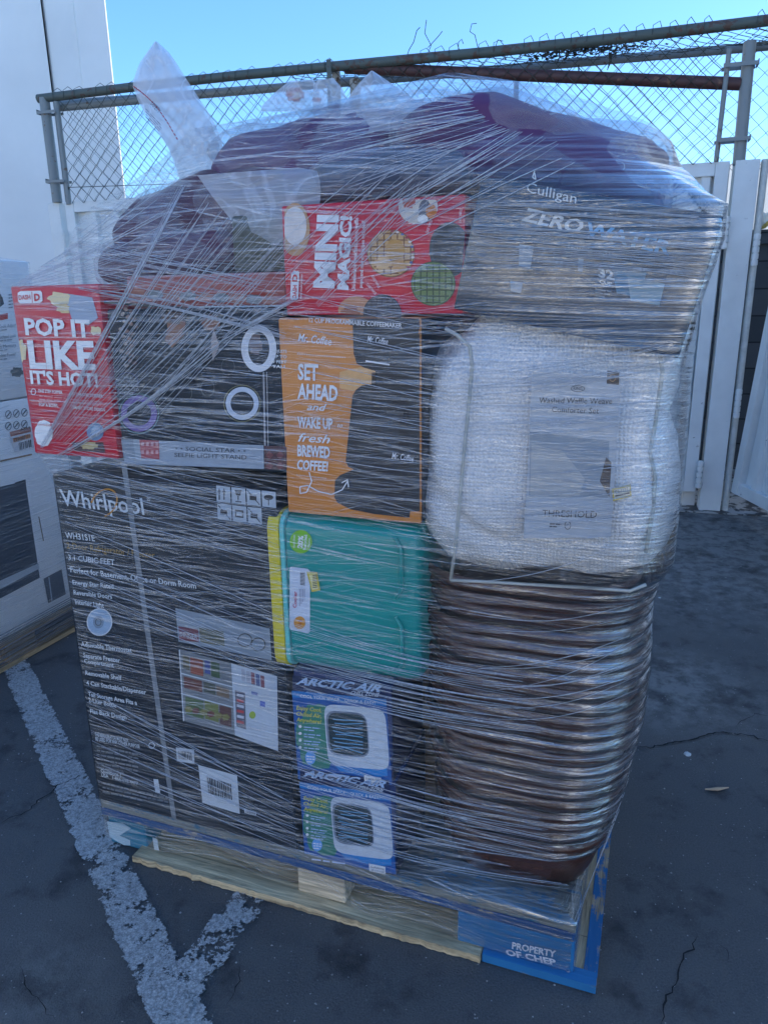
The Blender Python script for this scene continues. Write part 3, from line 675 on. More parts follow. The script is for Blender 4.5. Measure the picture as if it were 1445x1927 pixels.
for k in range(6): fc.disc(356 + k * 14, 1334 + k * 3, 7, 6, S(*rr.choice([(92, 112, 60), (110, 62, 50), (128, 122, 70)])), 3, jit=.25, k0=k)
for yy in (1266, 1304): fc.line([(342, yy), (440, yy + 26)], 2, lt, 4)
fc.poly([(436, 1248), (522, 1272), (524, 1413), (443, 1383)], S(188, 196, 206), 1)
for k in range(5): fc.poly([(455 + k * 9, 1258 + k * 3), (462 + k * 9, 1260 + k * 3), (463 + k * 9, 1282 + k * 3), (456 + k * 9, 1280 + k * 3)], S(*rr.choice([(130, 70, 80), (80, 92, 135), (165, 168, 180)])), 2)
fc.poly([(443, 1298), (462, 1303), (464, 1372), (446, 1366)], S(90, 90, 105), 2)
for k in range(6): fc.poly([(447, 1304 + k * 10), (460, 1307 + k * 10), (460, 1312 + k * 10), (447, 1309 + k * 10)], S(190, 80, 80) if k % 2 else S(200, 200, 210), 3)
fc.disc(476, 1345, 6, 7, S(150, 170, 70), 2); fc.poly([(474, 1300), (486, 1303), (486, 1309), (474, 1306)], S(90, 110, 170), 2); fc.poly([(490, 1318), (500, 1320), (500, 1330), (490, 1328)], S(80, 100, 180), 2)
for q, sd_ in (([(332, 1406), (366, 1410), (367, 1437), (334, 1432)], 2), ([(374, 1439), (447, 1459), (452, 1531), (382, 1510)], 3), ([(460, 1521), (483, 1528), (483, 1535), (461, 1529)], 4)):
    fc.poly(q, S(200, 206, 212), 1); fc.barcode(q, seed=sd_, n=26 if sd_ == 3 else 16, m=.2 if sd_ == 3 else .14)
fc.fine(340, 1500, 370, 1508, 2, 8, 3, S(100, 106, 112), seed=9, words=4); fc.fine(460, 1500, 530, 1518, 2, 8, 2, S(100, 106, 112), seed=8, words=6)
fc.build(fr)
ft = Face(W(0, 0, 0), -V); tape_m = plain('packing_tape', (.20, .22, .24), .2, var=.1); ft.poly([(230, 868), (240, 869), (334, 1541), (325, 1538)], tape_m, 6); ft.build(fr, 'tape')
# --- red popcorn carton
red = S(200, 22, 48); redm = plain('crimson_print_board', red, .35, var=.08, scale=8)
pc, (O, n_) = carton('popcorn_maker_carton', 'red carton reading POP IT LIKE IT\'S HOT! on the upper left corner', -.040, .186, -.004, .30, 1.034, 1.387, redm)
Q = [(24, 537), (190, 562), (222, 866), (66, 850)]
fc = Face(W(0, -.004, 0), -V, Q)
fc.poly([(35, 551), (40, 548), (78, 547), (81, 551), (82, 566), (77, 570), (40, 571), (36, 567)], WHITE, 2); fc.text('DASH', (38, 564), (60, 563), (37, 555), red, bold=.03); fc.line([(62, 549), (63, 570)], 1.2, red); fc.text('D', (67, 566), (78, 565), (66, 552), red, bold=.05)
fc.text('POP IT', (51, 629), (174, 634), (47, 596), WHITE, bold=.035, lay=6); fc.text('LIKE', (59, 691), (183, 694), (53, 637), WHITE, bold=.04, lay=6); fc.text("IT'S HOT!", (61, 721), (188, 728), (58, 695), WHITE, bold=.035, lay=6)
fc.disc(113, 562, 19, 15, S(225, 205, 160), 3, jit=.25, n=20); fc.disc(122, 580, 12, 10, S(215, 190, 140), 3, jit=.3, n=16, k0=2)
fc.poly([(118, 540), (172, 548), (186, 598), (168, 612), (138, 604)], S(150, 165, 185), 2); fc.disc(42, 662, 9, 22, S(225, 205, 160), 3, jit=.25, n=20); fc.disc(182, 622, 10, 8, S(225, 205, 160), 3, jit=.3, n=16)
fc.textl('ONE STEP POPPER', 74, 738, 120, 741, 6, bold=.02, col=WHITE); fc.fine(76, 746, 126, 750, 3, 6, 2, S(225, 150, 155), seed=1, words=4); fc.textl('AUTOMATIC STIRRER', 132, 743, 196, 748, 6, bold=.02, col=WHITE); fc.fine(134, 752, 192, 757, 3, 6, 2, S(225, 150, 155), seed=2, words=5)
fc.textl('POP A BOWL', 76, 764, 112, 766, 6, bold=.02, col=WHITE); fc.textl('SMART STORE DESIGN', 140, 769, 200, 774, 6, bold=.02, col=WHITE); fc.fine(140, 779, 196, 784, 2, 6, 2, S(225, 150, 155), seed=4, words=5)
fc.ring(65, 737, 5, 6, 1.2, WHITE); fc.disc(84, 815, 17, 25, WHITE, 2, jit=.06)
fc.text('SCAN FOR RECIPES', (74, 800), (98, 802), (74, 797), red); fc.disc(181, 812, 16, 17, S(120, 150, 185), 3); fc.disc(183, 812, 9, 10, S(170, 190, 210), 4); fc.poly([(136, 832), (196, 832), (200, 852), (142, 848)], S(70, 40, 48), 3); fc.disc(170, 838, 16, 7, S(190, 170, 120), 4, jit=.2)
fc.build(pc)
# --- selfie light carton
sl, (O, n_) = carton('ring_light_carton', 'black ring light stand carton with white lower band between the red and orange cartons', .194, .585, .002, .30, 1.028, 1.338, black_c)
Q = [(196, 566), (541, 592), (541, 884), (236, 872)]; fc = Face(W(0, .002, 0), -V, Q)
fc.ring(488, 656, 33, 44, 13, S(215, 218, 225), 2); fc.ring(457, 759, 31, 31, 9, S(190, 200, 215), 2); fc.ring(457, 759, 35, 35, 1.5, S(110, 110, 80), 3); fc.line([(497, 700), (500, 860)], 3, S(150, 150, 155), 2); fc.line([(503, 700), (506, 860)], 1.5, S(150, 150, 155), 2)
fc.disc(482, 648, 12, 20, S(95, 80, 85), 2, jit=.2); fc.ring(263, 778, 34, 34, 11, S(110, 90, 160), 2); fc.ring(263, 778, 38, 38, 1.5, S(90, 130, 140), 3); fc.ring(241, 722, 22, 22, 1.6, S(80, 90, 130), 3)
for k, s_ in enumerate(('FULL', 'SPECTRUM', 'DIMMABLE', 'COLOR LED', 'LIGHT')):
    w_ = 5.0 * len(s_) * .5; fc.text(s_, (241 - w_, 711 + k * 7.5), (241 + w_, 713 + k * 7.5), (241 - w_, 706 + k * 7.5), lt)
skin = S(150, 105, 85); fc.disc(333, 610, 17, 22, skin, 2, jit=.12); fc.poly([(318, 612), (350, 628), (325, 655), (312, 640)], skin, 3); fc.disc(328, 598, 22, 12, S(70, 45, 40), 4, jit=.2)
fc.disc(398, 607, 17, 15, S(140, 95, 80), 2, jit=.15); fc.poly([(404, 620), (414, 650), (402, 680), (398, 640)], S(180, 165, 160), 3)
for k in range(24): fc.disc(238 + 10 * math.sin(k * 2.1) + (k % 8) * 1.5, 582 + k * 4.6, 4.5, 3.6, S(*((150, 120, 110), (110, 85, 80), (175, 160, 150))[k % 3]), 2, jit=.3, n=8, k0=k)
for x, y in ((281, 690), (312, 762), (350, 740), (392, 730), (430, 690)): fc.ring(x, y, 13, 16, 1.0, S(75, 80, 85), 2, n=18)
for s_, y in (('ADJUSTS', 663), ('UP TO', 673), ('5 FEET', 683), ('TALL', 692)): fc.text(s_, (514, y), (541, y + 1), (514, y - 6), lt, bold=.02)
fc.poly([(228, 826), (305, 829), (497, 838), (498, 884), (236, 874)], S(146, 158, 172), 3); fc.poly([(228, 826), (252, 827), (258, 866), (236, 862)], S(125, 138, 152), 4); fc.poly([(264, 827), (301, 829), (302, 864), (268, 862)], S(165, 70, 80), 4)
for k in range(8): fc.poly([(268 + (k % 4) * 9, 832 + (k // 4) * 15), (273 + (k % 4) * 9, 832 + (k // 4) * 15), (273 + (k % 4) * 9, 839 + (k // 4) * 15), (268 + (k % 4) * 9, 839 + (k // 4) * 15)], S(200, 150, 155), 5)
fc.text('• • SOCIAL STAR • •', (332, 847), (464, 852), (332, 839), S(60, 70, 80), bold=.01, lay=5); fc.text('SELFIE LIGHT STAND', (330, 859), (466, 864), (330, 851), S(60, 70, 80), bold=.01, lay=5)
fc.poly([(498, 838), (541, 840), (541, 884), (499, 883)], S(70, 30, 42), 3)
for k in range(4): fc.poly([(508 + k % 2 * 20, 848 + k // 2 * 20), (516 + k % 2 * 20, 856 + k // 2 * 20), (508 + k % 2 * 20, 864 + k // 2 * 20), (501 + k % 2 * 20, 856 + k // 2 * 20)], S(110, 55, 60), 4)
fc.poly([(197, 566), (345, 576), (345, 582), (198, 571)], S(60, 66, 72), 3); fc.build(sl)
# --- coral strip carton above it
cr_, _ = carton('flat_carton', 'flat coral and brown patterned carton lying on top of the black ring light carton', .235, .585, .02, .28, 1.341, 1.40, plain('coral_print_board', S(165, 80, 70), .45, var=.2, scale=9))
fc = Face(W(0, .02, 0), -V)
for k in range(9): fc.disc(262 + k * 31, 553 + k * 1.5, 16, 9, S(120, 130, 135) if k % 2 else S(175, 110, 90), 2, jit=.15, k0=k)
fc.poly([(440, 532), (500, 536), (500, 556), (440, 552)], S(170, 52, 42), 3); fc.build(cr_)
# --- waffle maker carton
mm, (O, n_) = carton('waffle_maker_carton', 'red carton reading MINI MAGIC! sideways, on top of the orange carton', .598, .926, -.006, .20, 1.323, 1.507, redm)
Q = [(537, 373), (881, 377), (861, 606), (535, 582)]; fc = Face(W(0, -.006, 0), -V, Q)
wh = S(225, 225, 230)
fc.text('MINI', (628, 543), (637, 405), (588, 541), wh, bold=.05, lay=6); fc.text('MAGIC!', (656, 546), (663, 407), (634, 544), wh, bold=.045, lay=6)
fc.text('Uni-believable breakfasts, tacos, waffle', (670, 547), (676, 410), (662, 547), wh, bold=.012, lay=6); fc.text('pops, and more! Recipes included!', (683, 542), (689, 416), (676, 542), wh, bold=.012, lay=6)
fc.poly([(549, 515), (553, 510), (563, 510), (564, 514), (562, 562), (559, 565), (549, 564), (547, 560)], wh, 2); fc.text('DASH', (559, 561), (560, 537), (551, 561), red, bold=.03); fc.text('D', (560, 530), (561, 516), (550, 530), red, bold=.05)
fc.text('mini multi maker', (569, 562), (571, 515), (564, 562), wh, lay=4)
def waffle(cx, cy, r, base, dark, lay):
    fc.disc(cx, cy, r, r, dark, lay); fc.disc(cx, cy, r * .95, r * .95, base, lay + 1)
    for k in range(-3, 4):
        o_ = k * r / 3.6; hw = math.sqrt(max(0, (r * .9) ** 2 - o_ * o_)); fc.line([(cx + o_, cy - hw), (cx + o_, cy + hw)], r * .06, dark, lay + 2); fc.line([(cx - hw, cy + o_), (cx + hw, cy + o_)], r * .06, dark, lay + 2)
waffle(736, 477, 45, S(205, 160, 105), S(130, 85, 50), 2); fc.disc(744, 470, 18, 20, S(190, 140, 70), 5, jit=.1); fc.disc(722, 495, 16, 12, S(215, 175, 130), 5, jit=.2); fc.disc(752, 500, 12, 14, S(200, 150, 95), 5, jit=.2)
for k in range(10): fc.disc(736 + 42 * math.cos(-1.5 + k * .24), 477 + 42 * math.sin(-1.5 + k * .24), 3.2, 2.4, S(*((170, 60, 70), (230, 210, 200), (80, 100, 150))[k % 3]), 5, n=8)
fc.disc(846, 470, 38, 52, S(58, 66, 72), 2); fc.disc(846, 470, 31, 44, S(42, 48, 54), 3); waffle(816, 534, 42, S(105, 125, 70), S(60, 78, 44), 5)
fc.disc(787, 390, 37, 32, S(215, 205, 195), 2); fc.disc(800, 398, 12, 22, S(90, 95, 110), 3); fc.disc(812, 398, 10, 14, S(210, 120, 40), 4); fc.disc(770, 380, 12, 12, S(190, 90, 80), 3, jit=.2); fc.disc(796, 412, 10, 8, S(235, 235, 235), 4)
fc.disc(671, 584, 34, 26, S(190, 130, 95), 2); fc.disc(660, 590, 18, 15, S(150, 85, 60), 3, jit=.2); waffle(720, 590, 36, S(66, 64, 74), S(38, 40, 50), 3)
fc.disc(556, 432, 28, 50, S(190, 145, 105), 2); fc.disc(556, 425, 22, 36, S(215, 205, 200), 3)
for (x, y, a) in ((700, 520, 60), (806, 440, -70), (752, 400, 40), (868, 420, -85), (690, 535, 50)):
    fc.text('CLASSIC WAFFLES', (x, y), (x + 26 * math.cos(R(a)), y + 26 * math.sin(R(a))), (x + 5 * math.sin(R(a)), y - 5 * math.cos(R(a))), wh, lay=7)
fc.build(mm)
# --- coffee maker carton
orange = S(214, 136, 62); om = plain('orange_print_board', orange, .45, var=.07, scale=8)
cf, (O, n_) = carton('coffee_maker_carton', 'orange and black coffee maker carton in the middle of the load', .577, .850, .0, .26, .950, 1.319, om)
link('carton_side', MB().box(W(.8503, .003, .953), U * .0008, V * .254, Z * .363), black_c, cf)
Q = [proj(W(.579, 0, 1.317)), proj(W(.848, 0, 1.317)), proj(W(.848, 0, .952)), proj(W(.579, 0, .952))]; fc = Face(W(0, 0, 0), -V, Q)
dk = S(32, 38, 46)
fc.poly([(664, 597), (666, 665), (672, 684), (690, 694), (707, 698), (707, 722), (682, 725), (670, 734), (664, 744), (651, 867), (656, 878), (666, 883), (640, 894), (631, 904), (630, 936), (636, 946), (660, 958), (705, 967), (771, 974), (800, 607)], dk, 2)
fc.poly([(690, 597), proj(W(.8475, 0, 1.316)), proj(W(.8475, 0, .975)), (720, 964)], dk, 1)
fc.poly([(544, 590), (800, 607), (799, 622), (660, 612), (658, 600), (544, 592)], dk, 3)
fc.poly([(680, 690), (707, 698), (707, 722), (682, 725), (666, 736), (640, 730), (640, 700)], S(224, 170, 110), 3)
fc.poly([(700, 700), (770, 705), (765, 960), (700, 955)], S(26, 30, 38), 3); fc.poly([(716, 770), (752, 773), (750, 860), (714, 856)], S(40, 46, 56), 4)
fc.text('12 CUP PROGRAMMABLE COFFEEMAKER', (583, 606), (757, 617), (583, 597), S(215, 215, 220), bold=.02, lay=5)
sc_ = S(228, 228, 232)
def script(txt, a, b, top): fc.text(txt, a, b, top, sc_, bold=.008, shear=.35, lay=5)
script('Mr. Coffee', (562, 642), (625, 650), (562, 626)); script('Mr. Coffee', (692, 643), (731, 648), (692, 631)); script('Mr. Coffee', (738, 862), (779, 868), (738, 850))
for s_, a, b, top in (('SET', (562, 713), (600, 715), (562, 682)), ('AHEAD', (561, 749), (636, 754), (562, 719)), ('WAKE UP', (561, 803), (627, 807), (561, 782)), ('BREWED', (561, 857), (622, 861), (561, 835)), ('COFFEE!', (560, 882), (618, 886), (561, 863))):
    fc.text(s_, a, b, top, sc_, bold=.035, lay=5)
for s_, a, b, top in (('and', (579, 771), (616, 773), (579, 757)), ('to', (636, 804), (646, 804), (636, 795)), ('fresh', (562, 830), (622, 834), (562, 813))): fc.text(s_, a, b, top, sc_, bold=.012, shear=.35, lay=5)
for k in range(22): fc.disc(562 + k * 4.2, 666 + k * .3, 1.2, 1.2, sc_, 5, n=6); fc.disc(560 + k * 2.6, 893 + k * .3, .8, .8, sc_, 5, n=6)
fc.line([(583, 888), (588, 905), (578, 926), (566, 928), (566, 915), (580, 913), (600, 924), (625, 930), (645, 921), (655, 905)], 2, sc_, 5); fc.line([(644, 908), (655, 902), (657, 916)], 2, sc_, 5)
fc.line([(689, 679), (734, 686)], 3, sc_, 5); fc.poly([(728, 772), (760, 774), (760, 780), (728, 778)], S(90, 90, 90), 5); fc.line([(792, 607), (789, 628)], 1.5, orange, 5); fc.build(cf)
# --- cooler
ck = thing('cooler', 'teal plastic cooler with a yellow lid lying on its side below the orange carton', 'cooler', W(.53, .0, .605))
teal = plain('teal_plastic', S(4, 145, 138), .32, var=.05, scale=5, bmp=.03)
def rbox(s0, s1, t0, t1, z0, z1, r, taper=0, seg=5):
    """rounded tapered body: cross-section in (t,z) rounded, drawn along s"""
    mb = MB(); rings = []; prof = [(0, .97), (.012, 1.0), (.90, 1.0), (.97, .985), (1.0, .93)]
    for a, k in prof:
        s_ = s0 + (s1 - s0) * a; kk = k * (1 - taper * a); ct, cz = (t0 + t1) / 2, (z0 + z1) / 2; ht, hz = (t1 - t0) / 2 * kk, (z1 - z0) / 2 * kk; P = []
        for q, (sx, sz) in enumerate(((1, 1), (-1, 1), (-1, -1), (1, -1))):
            for j in range(seg + 1):
                an = math.pi / 2 * (q + j / seg); P.append(W(s_, ct + sx * (ht - r) + r * math.cos(an), cz + sz * (hz - r) + r * math.sin(an)))
        rings.append(P)
    n = len(rings[0]); vs = [p for r_ in rings for p in r_]
    fs = [(i * n + j, i * n + (j + 1) % n, (i + 1) * n + (j + 1) % n, (i + 1) * n + j) for i in range(len(rings) - 1) for j in range(n)] + [tuple(range(n))[::-1], tuple(range((len(rings) - 1) * n, len(rings) * n))]
    return mb.add(vs, fs)
o = link('tub', rbox(.568, .845, -.003, .34, .612, .945, .035, .02), teal, ck); autosmooth(o, 50); tubp = o
o = link('rim', rbox(.5585, .568, -.006, .343, .608, .948, .035), plain('aqua_plastic', S(110, 205, 200), .35), ck); autosmooth(o, 50)
o = link('lid', rbox(.5575, .531, -.009, .345, .606, .950, .035), plain('yellow_plastic', S(222, 200, 40), .35), ck); autosmooth(o, 50)
mb = MB()
for z0 in (.64, .80): mb.tube([W(.80, -.004, z0), W(.812, -.006, z0 + .02), W(.812, -.006, z0 + .10), W(.80, -.004, z0 + .12)], .004, 6)
o = link('handle_rib', mb, teal, tubp); autosmooth(o)
fc = Face(W(0, -.003, 0), -V, None)
gs = S(125, 190, 50); fc.disc(567, 1019, 21, 22, gs, 2); fc.text('made from', (556, 1030), (557, 1006), (551, 1030), WHITE, lay=4); fc.text('20%', (570, 1031), (572, 1008), (560, 1030), WHITE, bold=.04, lay=4); fc.text('Recycled', (577, 1034), (579, 1006), (571, 1034), WHITE, bold=.02, lay=4); fc.text('Plastic', (584, 1030), (585, 1012), (579, 1030), WHITE, lay=4); fc.build(tubp, 'round_sticker')
fc = Face(W(0, -.003, 0), -V); fc.poly([(548, 1066), (580, 1070), (584, 1074), (584, 1188), (581, 1191), (549, 1185), (546, 1182), (546, 1069)], S(205, 212, 225), 2)
q = [(564, 1073), (576, 1075), (576, 1104), (564, 1102)]; 
for k in range(10): fc.poly([(566, 1075 + k * 2.6), (575, 1076 + k * 2.6), (575, 1077.3 + k * 2.6), (566, 1076.3 + k * 2.6)], (.03, .03, .03), 4)
fc.text('Cooler', (559, 1143), (560, 1112), (552, 1143), S(190, 40, 90), bold=.02, lay=4); fc.disc(565, 1171, 11, 12, S(225, 150, 40), 4); fc.text('48', (569, 1177), (570, 1165), (562, 1177), S(160, 60, 30), lay=5)
for k in range(4): fc.line([(565 + k * 3, 1108), (565 + k * 3, 1140 - k * 4)], 1, S(120, 120, 150), 4)
fc.poly([(578, 1075), (598, 1076), (604, 1110), (588, 1113)], S(205, 185, 60), 5); fc.poly([(583, 1080), (596, 1080), (600, 1107), (589, 1109)], S(225, 215, 150), 6)
for k in range(8): fc.line([(590, 1082 + k * 3.2), (598, 1081 + k * 3.2)], 1.5, (.03, .03, .03), 7)
fc.build(tubp, 'label')
# --- the two air cooler cartons
navy = plain('navy_print_board', S(14, 44, 92), .38, var=.12, scale=10)
def arctic(first, dz, ds, label):
    s0, s1, z0, z1 = .5665 + ds, .786 + ds, .368 - dz, .606 - dz
    rt, _ = carton('air_cooler_carton', label, s0, s1, .004, .22, z0, z1, navy, group='blue air cooler cartons in the column under the cooler')
    Q = [(550, 1270), (725, 1285), (739, 1478), (564, 1468)]
    fc = Face(W(0, .004, 0), -V, None, shift=U * ds - Z * dz)
    fc.poly([(550, 1299), (727, 1315), (738, 1476), (562, 1466)], S(24, 88, 160), 1); fc.disc(600, 1385, 42, 62, S(60, 130, 110), 2, jit=.1)
    fc.poly([(550, 1299), (727, 1315), (728, 1328), (551, 1311)], S(44, 128, 196), 3); fc.poly([(551, 1271), (724, 1287), (727, 1314), (552, 1298)], S(14, 38, 78), 2)
    fc.text('ARCTIC AIR', (557, 1286), (716, 1301), (562, 1272), S(170, 195, 225), bold=.04, shear=.25, lay=5); fc.text('CHILL ZONE', (661, 1305), (714, 1310), (662, 1298), S(225, 232, 240), shear=.25, bold=.01, lay=5)
    fc.text('COOL YOUR SPACE    QUICK & EASY!', (566, 1311), (707, 1325), (566, 1305), S(225, 232, 240), bold=.012, lay=5)
    for k, s_ in enumerate(('Enjoy Cool,', 'Chilled Air,', 'Anywhere!')): fc.text(s_, (559, 1334 + k * 11), (606, 1339 + k * 11), (559, 1326 + k * 11), S(205, 200, 80), bold=.02, shear=.15, lay=5)
    for k in range(4): fc.disc(566, 1366 + k * 13, 3, 3, WHITE, 4, n=8); fc.fine(573, 1368 + k * 13, 604, 1371 + k * 13, 2, 5, 2, S(170, 195, 230), seed=k, words=3)
    fc.disc(585, 1425, 10, 13, S(110, 170, 230), 3); fc.fine(578, 1423, 593, 1424, 3, 5, 2, WHITE, seed=4, words=2)
    def sq(cx, cy, a, b, sk, pw_, n=28):
        P = []
        for i in range(n):
            t_ = 2 * math.pi * i / n; c_, s_ = math.cos(t_), math.sin(t_); X = a * abs(c_) ** (2 / pw_) * (1 if c_ > 0 else -1); Y = b * abs(s_) ** (2 / pw_) * (1 if s_ > 0 else -1); P.append((cx + X + Y * .08, cy + Y + X * sk))
        return P
    fc.poly([(617, 1424), (728, 1440), (730, 1459), (700, 1462), (640, 1450)], S(36, 130, 200), 3)
    fc.poly(sq(672, 1386, 58, 58, .09, 7), S(200, 208, 218), 4); fc.poly(sq(655, 1380, 39, 42, .08, 5), S(120, 130, 145), 5); fc.poly(sq(656, 1380, 36, 39, .08, 5), S(34, 56, 62), 6)
    rr = random.Random(3)
    for k in range(9):
        y = 1352 + k * 7; fc.line([(626 + rr.uniform(0, 8), y), (650, y + rr.uniform(-3, 5)), (684, y + rr.uniform(0, 9))], 1.8, S(110, 165, 200), 7)
    fc.poly([(686, 1457), (718, 1462), (718, 1477), (687, 1472)], WHITE, 5); fc.text('EVAPORATIVE', (689, 1465), (716, 1469), (689, 1461), S(30, 40, 90), lay=7); fc.text('AIR COOLER', (689, 1471), (716, 1475), (689, 1467), S(30, 40, 90), lay=7)
    fc.fine(575, 1456, 668, 1464, 1, 5, 3, S(200, 210, 235), seed=7, words=4); fc.build(rt)
    sd2 = MB().box(W(s1 + .0003, .007, z0 + .006), U * .0008, V * .2, Z * (z1 - z0 - .012)); link('carton_side', sd2, plain('dark_blue_side', S(26, 34, 60), .45), rt)
arctic(True, 0, 0, 'blue air cooler carton directly under the teal cooler'); arctic(False, .2235, .006, 'blue air cooler carton at the bottom of its stack, on the pallet deck')
# --- water dispenser carton (large, glossy, rolled to the right)
ZROLL = -R(12.2); zc, zs = math.cos(ZROLL), math.sin(ZROLL); ZX = U * zc + Z * zs; ZZ = Z * zc - U * zs
TR = front(1363, 406, -.012); zw, zh, zd = .362, .205, .36
ZO = TR - ZX * zw - ZZ * zh
zr = thing('water_dispenser_carton', 'large grey glossy water dispenser carton tipped to the right on the comforter', 'box', ZO)
gz = plain('slate_gloss_board', (.022, .032, .05), .16, var=.25, scale=5, coat=.5)
o = link('carton_body', MB().box(ZO, ZX * zw, V * zd, ZZ * zh, .004), gz, zr); autosmooth(o)
fc = Face(TR, -V); pale = S(200, 208, 214); blu = S(95, 165, 215)
fc.text('Culligan', (993, 362), (1086, 384), (989, 341), pale, bold=.0, shear=.3); fc.line([(1006, 322), (1002, 334), (1008, 338), (1006, 326)], 2, pale)
fc.text('ZERO', (980, 414), (1094, 440), (986, 388), pale, bold=.03, shear=.2); fc.text('WATER', (1104, 443), (1258, 480), (1106, 416), blu, bold=.03, shear=.2)
fc.text('INCLUDES 5 FILTERS', (1068, 466), (1160, 486), (1068, 459), pale); fc.text('32', (1126, 520), (1156, 527), (1124, 502), pale, bold=.04); fc.text('CUP', (1128, 533), (1152, 538), (1127, 526), pale, bold=.02)
fc.poly([(977, 459), (1004, 464), (998, 505), (976, 501)], S(175, 185, 195), 2); fc.poly([(960, 528), (984, 532), (980, 552), (961, 548)], S(150, 160, 170), 2); fc.poly([(1088, 486), (1098, 488), (1095, 512), (1087, 510)], S(160, 175, 190), 2)
fc.poly([(1150, 500), (1216, 512), (1205, 560), (1160, 552)], S(60, 110, 140), 2); fc.poly([(1180, 520), (1250, 534), (1240, 575), (1186, 566)], S(120, 150, 165), 3); fc.fine(1040, 478, 1078, 486, 4, 7, 2, S(130, 140, 150), seed=5, words=3); fc.fine(1120, 545, 1150, 550, 3, 6, 2, S(130, 140, 150), seed=6, words=2)
fc.build(zr)
# --- comforter in its clear zip bag
cm = thing('bagged_comforter', 'white waffle weave comforter in a clear zip bag at the right of the load', 'comforter', W(1.06, .2, .85))
def waffle_mat(name, col, sc=95.0):
    m, nt, b = newmat(name); mp = coords(nt, 'Object', rot=(0, 0, YAW)); sep = nt.nodes.new('ShaderNodeSeparateXYZ'); 
    big = noise(nt, mp, 8, 3); L(nt, mp, sep.inputs[0])
    a = math_(nt, 'SINE', math_(nt, 'MULTIPLY', math_(nt, 'ADD', sep.outputs[0], math_(nt, 'MULTIPLY', big, .03)), sc * 6.283)); c = math_(nt, 'SINE', math_(nt, 'MULTIPLY', math_(nt, 'ADD', sep.outputs[2], math_(nt, 'MULTIPLY', big, .03)), sc * 6.283))
    h = math_(nt, 'MULTIPLY', math_(nt, 'ADD', a, 1.0), math_(nt, 'ADD', c, 1.0))
    L(nt, mixc(nt, math_(nt, 'MULTIPLY', h, .25), tuple(x * .90 for x in col), col), b.inputs['Base Color']); b.inputs['Roughness'].default_value = .9; bump(nt, h, b, .5, .002); return m
def soft(c, hx, hy, hz, p=3.2, nu=72, nv=48, amp=.012, fr=6.0, seed=0, tilt=0.0, crease=0.0, squash=None):
    """soft stuffed superellipsoid, axes along the pallet frame, c=(s,t,z)"""
    mb = MB(); vs = []; ct, st = math.cos(tilt), math.sin(tilt)
    f = lambda w, e: (abs(w) ** e) * (1 if w > 0 else -1); e = 2 / p
    for j in range(nv + 1):
        ph = -math.pi / 2 + math.pi * j / nv
        for i in range(nu):
            th = 2 * math.pi * i / nu; x = f(math.cos(ph), e) * f(math.cos(th), e); y = f(math.cos(ph), e) * f(math.sin(th), e); z = f(math.sin(ph), e)
            q = Vector((x * hx, y * hy, z * hz)); d = mn.fractal(q * fr + Vector((seed, 0, 0)), 1.0, 2.0, 4) * amp
            if crease: d -= crease * (1 - min(1, abs(mn.noise(Vector((q.x * fr * .7, q.y * fr * .5, q.z * fr * .5 + seed)))) * 6)) 
            q = q * (1 + d / max(hx, hz)); X = q.x * ct - q.z * st; Zz = q.x * st + q.z * ct
            vs.append(W(c[0] + X, c[1] + q.y, c[2] + Zz))
    fs = [(j * nu + i, j * nu + (i + 1) % nu, (j + 1) * nu + (i + 1) % nu, (j + 1) * nu + i) for j in range(nv) for i in range(nu)]
    return mb.add(vs, fs)
wm = waffle_mat('white_waffle_cloth', (.90, .89, .90), 150.0)
link('comforter', soft((1.046, .19, 1.085), .232, .195, .240, 3.6, 150, 110, .020, 5, 3, crease=.014), wm, cm, smooth=True)
def film_basic(name, milk=.25, gloss=.25, rough=.18, sc=6.0, str_=.5, col=(.85, .88, .92), vein=.25):
    m, nt, b = newmat(name); nt.nodes.remove(b); co = coords(nt)
    h = noise(nt, co, sc, 5, .5, 1.2)
    wr = math_(nt, 'ABSOLUTE', math_(nt, 'SUBTRACT', noise(nt, co, sc * 1.6, 2, .5, .8), .5)); wr = ramp(nt, wr, [(0.0, 1.0), (.035, 0.0)])
    bp = N(nt, 'ShaderNodeBump', Strength=str_, Distance=.02); L(nt, h, bp.inputs['Height'])
    gl = N(nt, 'ShaderNodeBsdfGlossy', Roughness=rough); gl.inputs['Color'].default_value = (1, 1, 1, 1); L(nt, bp.outputs[0], gl.inputs['Normal'])
    df = N(nt, 'ShaderNodeBsdfDiffuse'); df.inputs['Color'].default_value = col + (1,)
    tl = N(nt, 'ShaderNodeBsdfTranslucent'); tl.inputs['Color'].default_value = col + (1,)
    md = nt.nodes.new('ShaderNodeMixShader'); md.inputs[0].default_value = .4; L(nt, df.outputs[0], md.inputs[1]); L(nt, tl.outputs[0], md.inputs[2])
    tr = nt.nodes.new('ShaderNodeBsdfTransparent'); tr.inputs[0].default_value = (.97, .975, .98, 1)
    m1 = nt.nodes.new('ShaderNodeMixShader'); L(nt, math_(nt, 'ADD', milk, math_(nt, 'MULTIPLY', wr, vein), clamp=True), m1.inputs[0]); L(nt, tr.outputs[0], m1.inputs[1]); L(nt, md.outputs[0], m1.inputs[2])
    lw = thin_fresnel(nt, 1.5)
    m2 = nt.nodes.new('ShaderNodeMixShader'); L(nt, math_(nt, 'MULTIPLY', lw, gloss * 4, clamp=True), m2.inputs[0]); L(nt, m1.outputs[0], m2.inputs[1]); L(nt, gl.outputs[0], m2.inputs[2])
    L(nt, m2.outputs[0], nt.nodes['Material Output'].inputs[0]); return m
vinyl = film_basic('clear_vinyl', .02, .12, .10, 7, .7)
link('clear_bag', soft((1.048, .19, 1.085), .240, .207, .246, 4.6, 72, 50, .006, 6, 9), vinyl, cm, smooth=True)
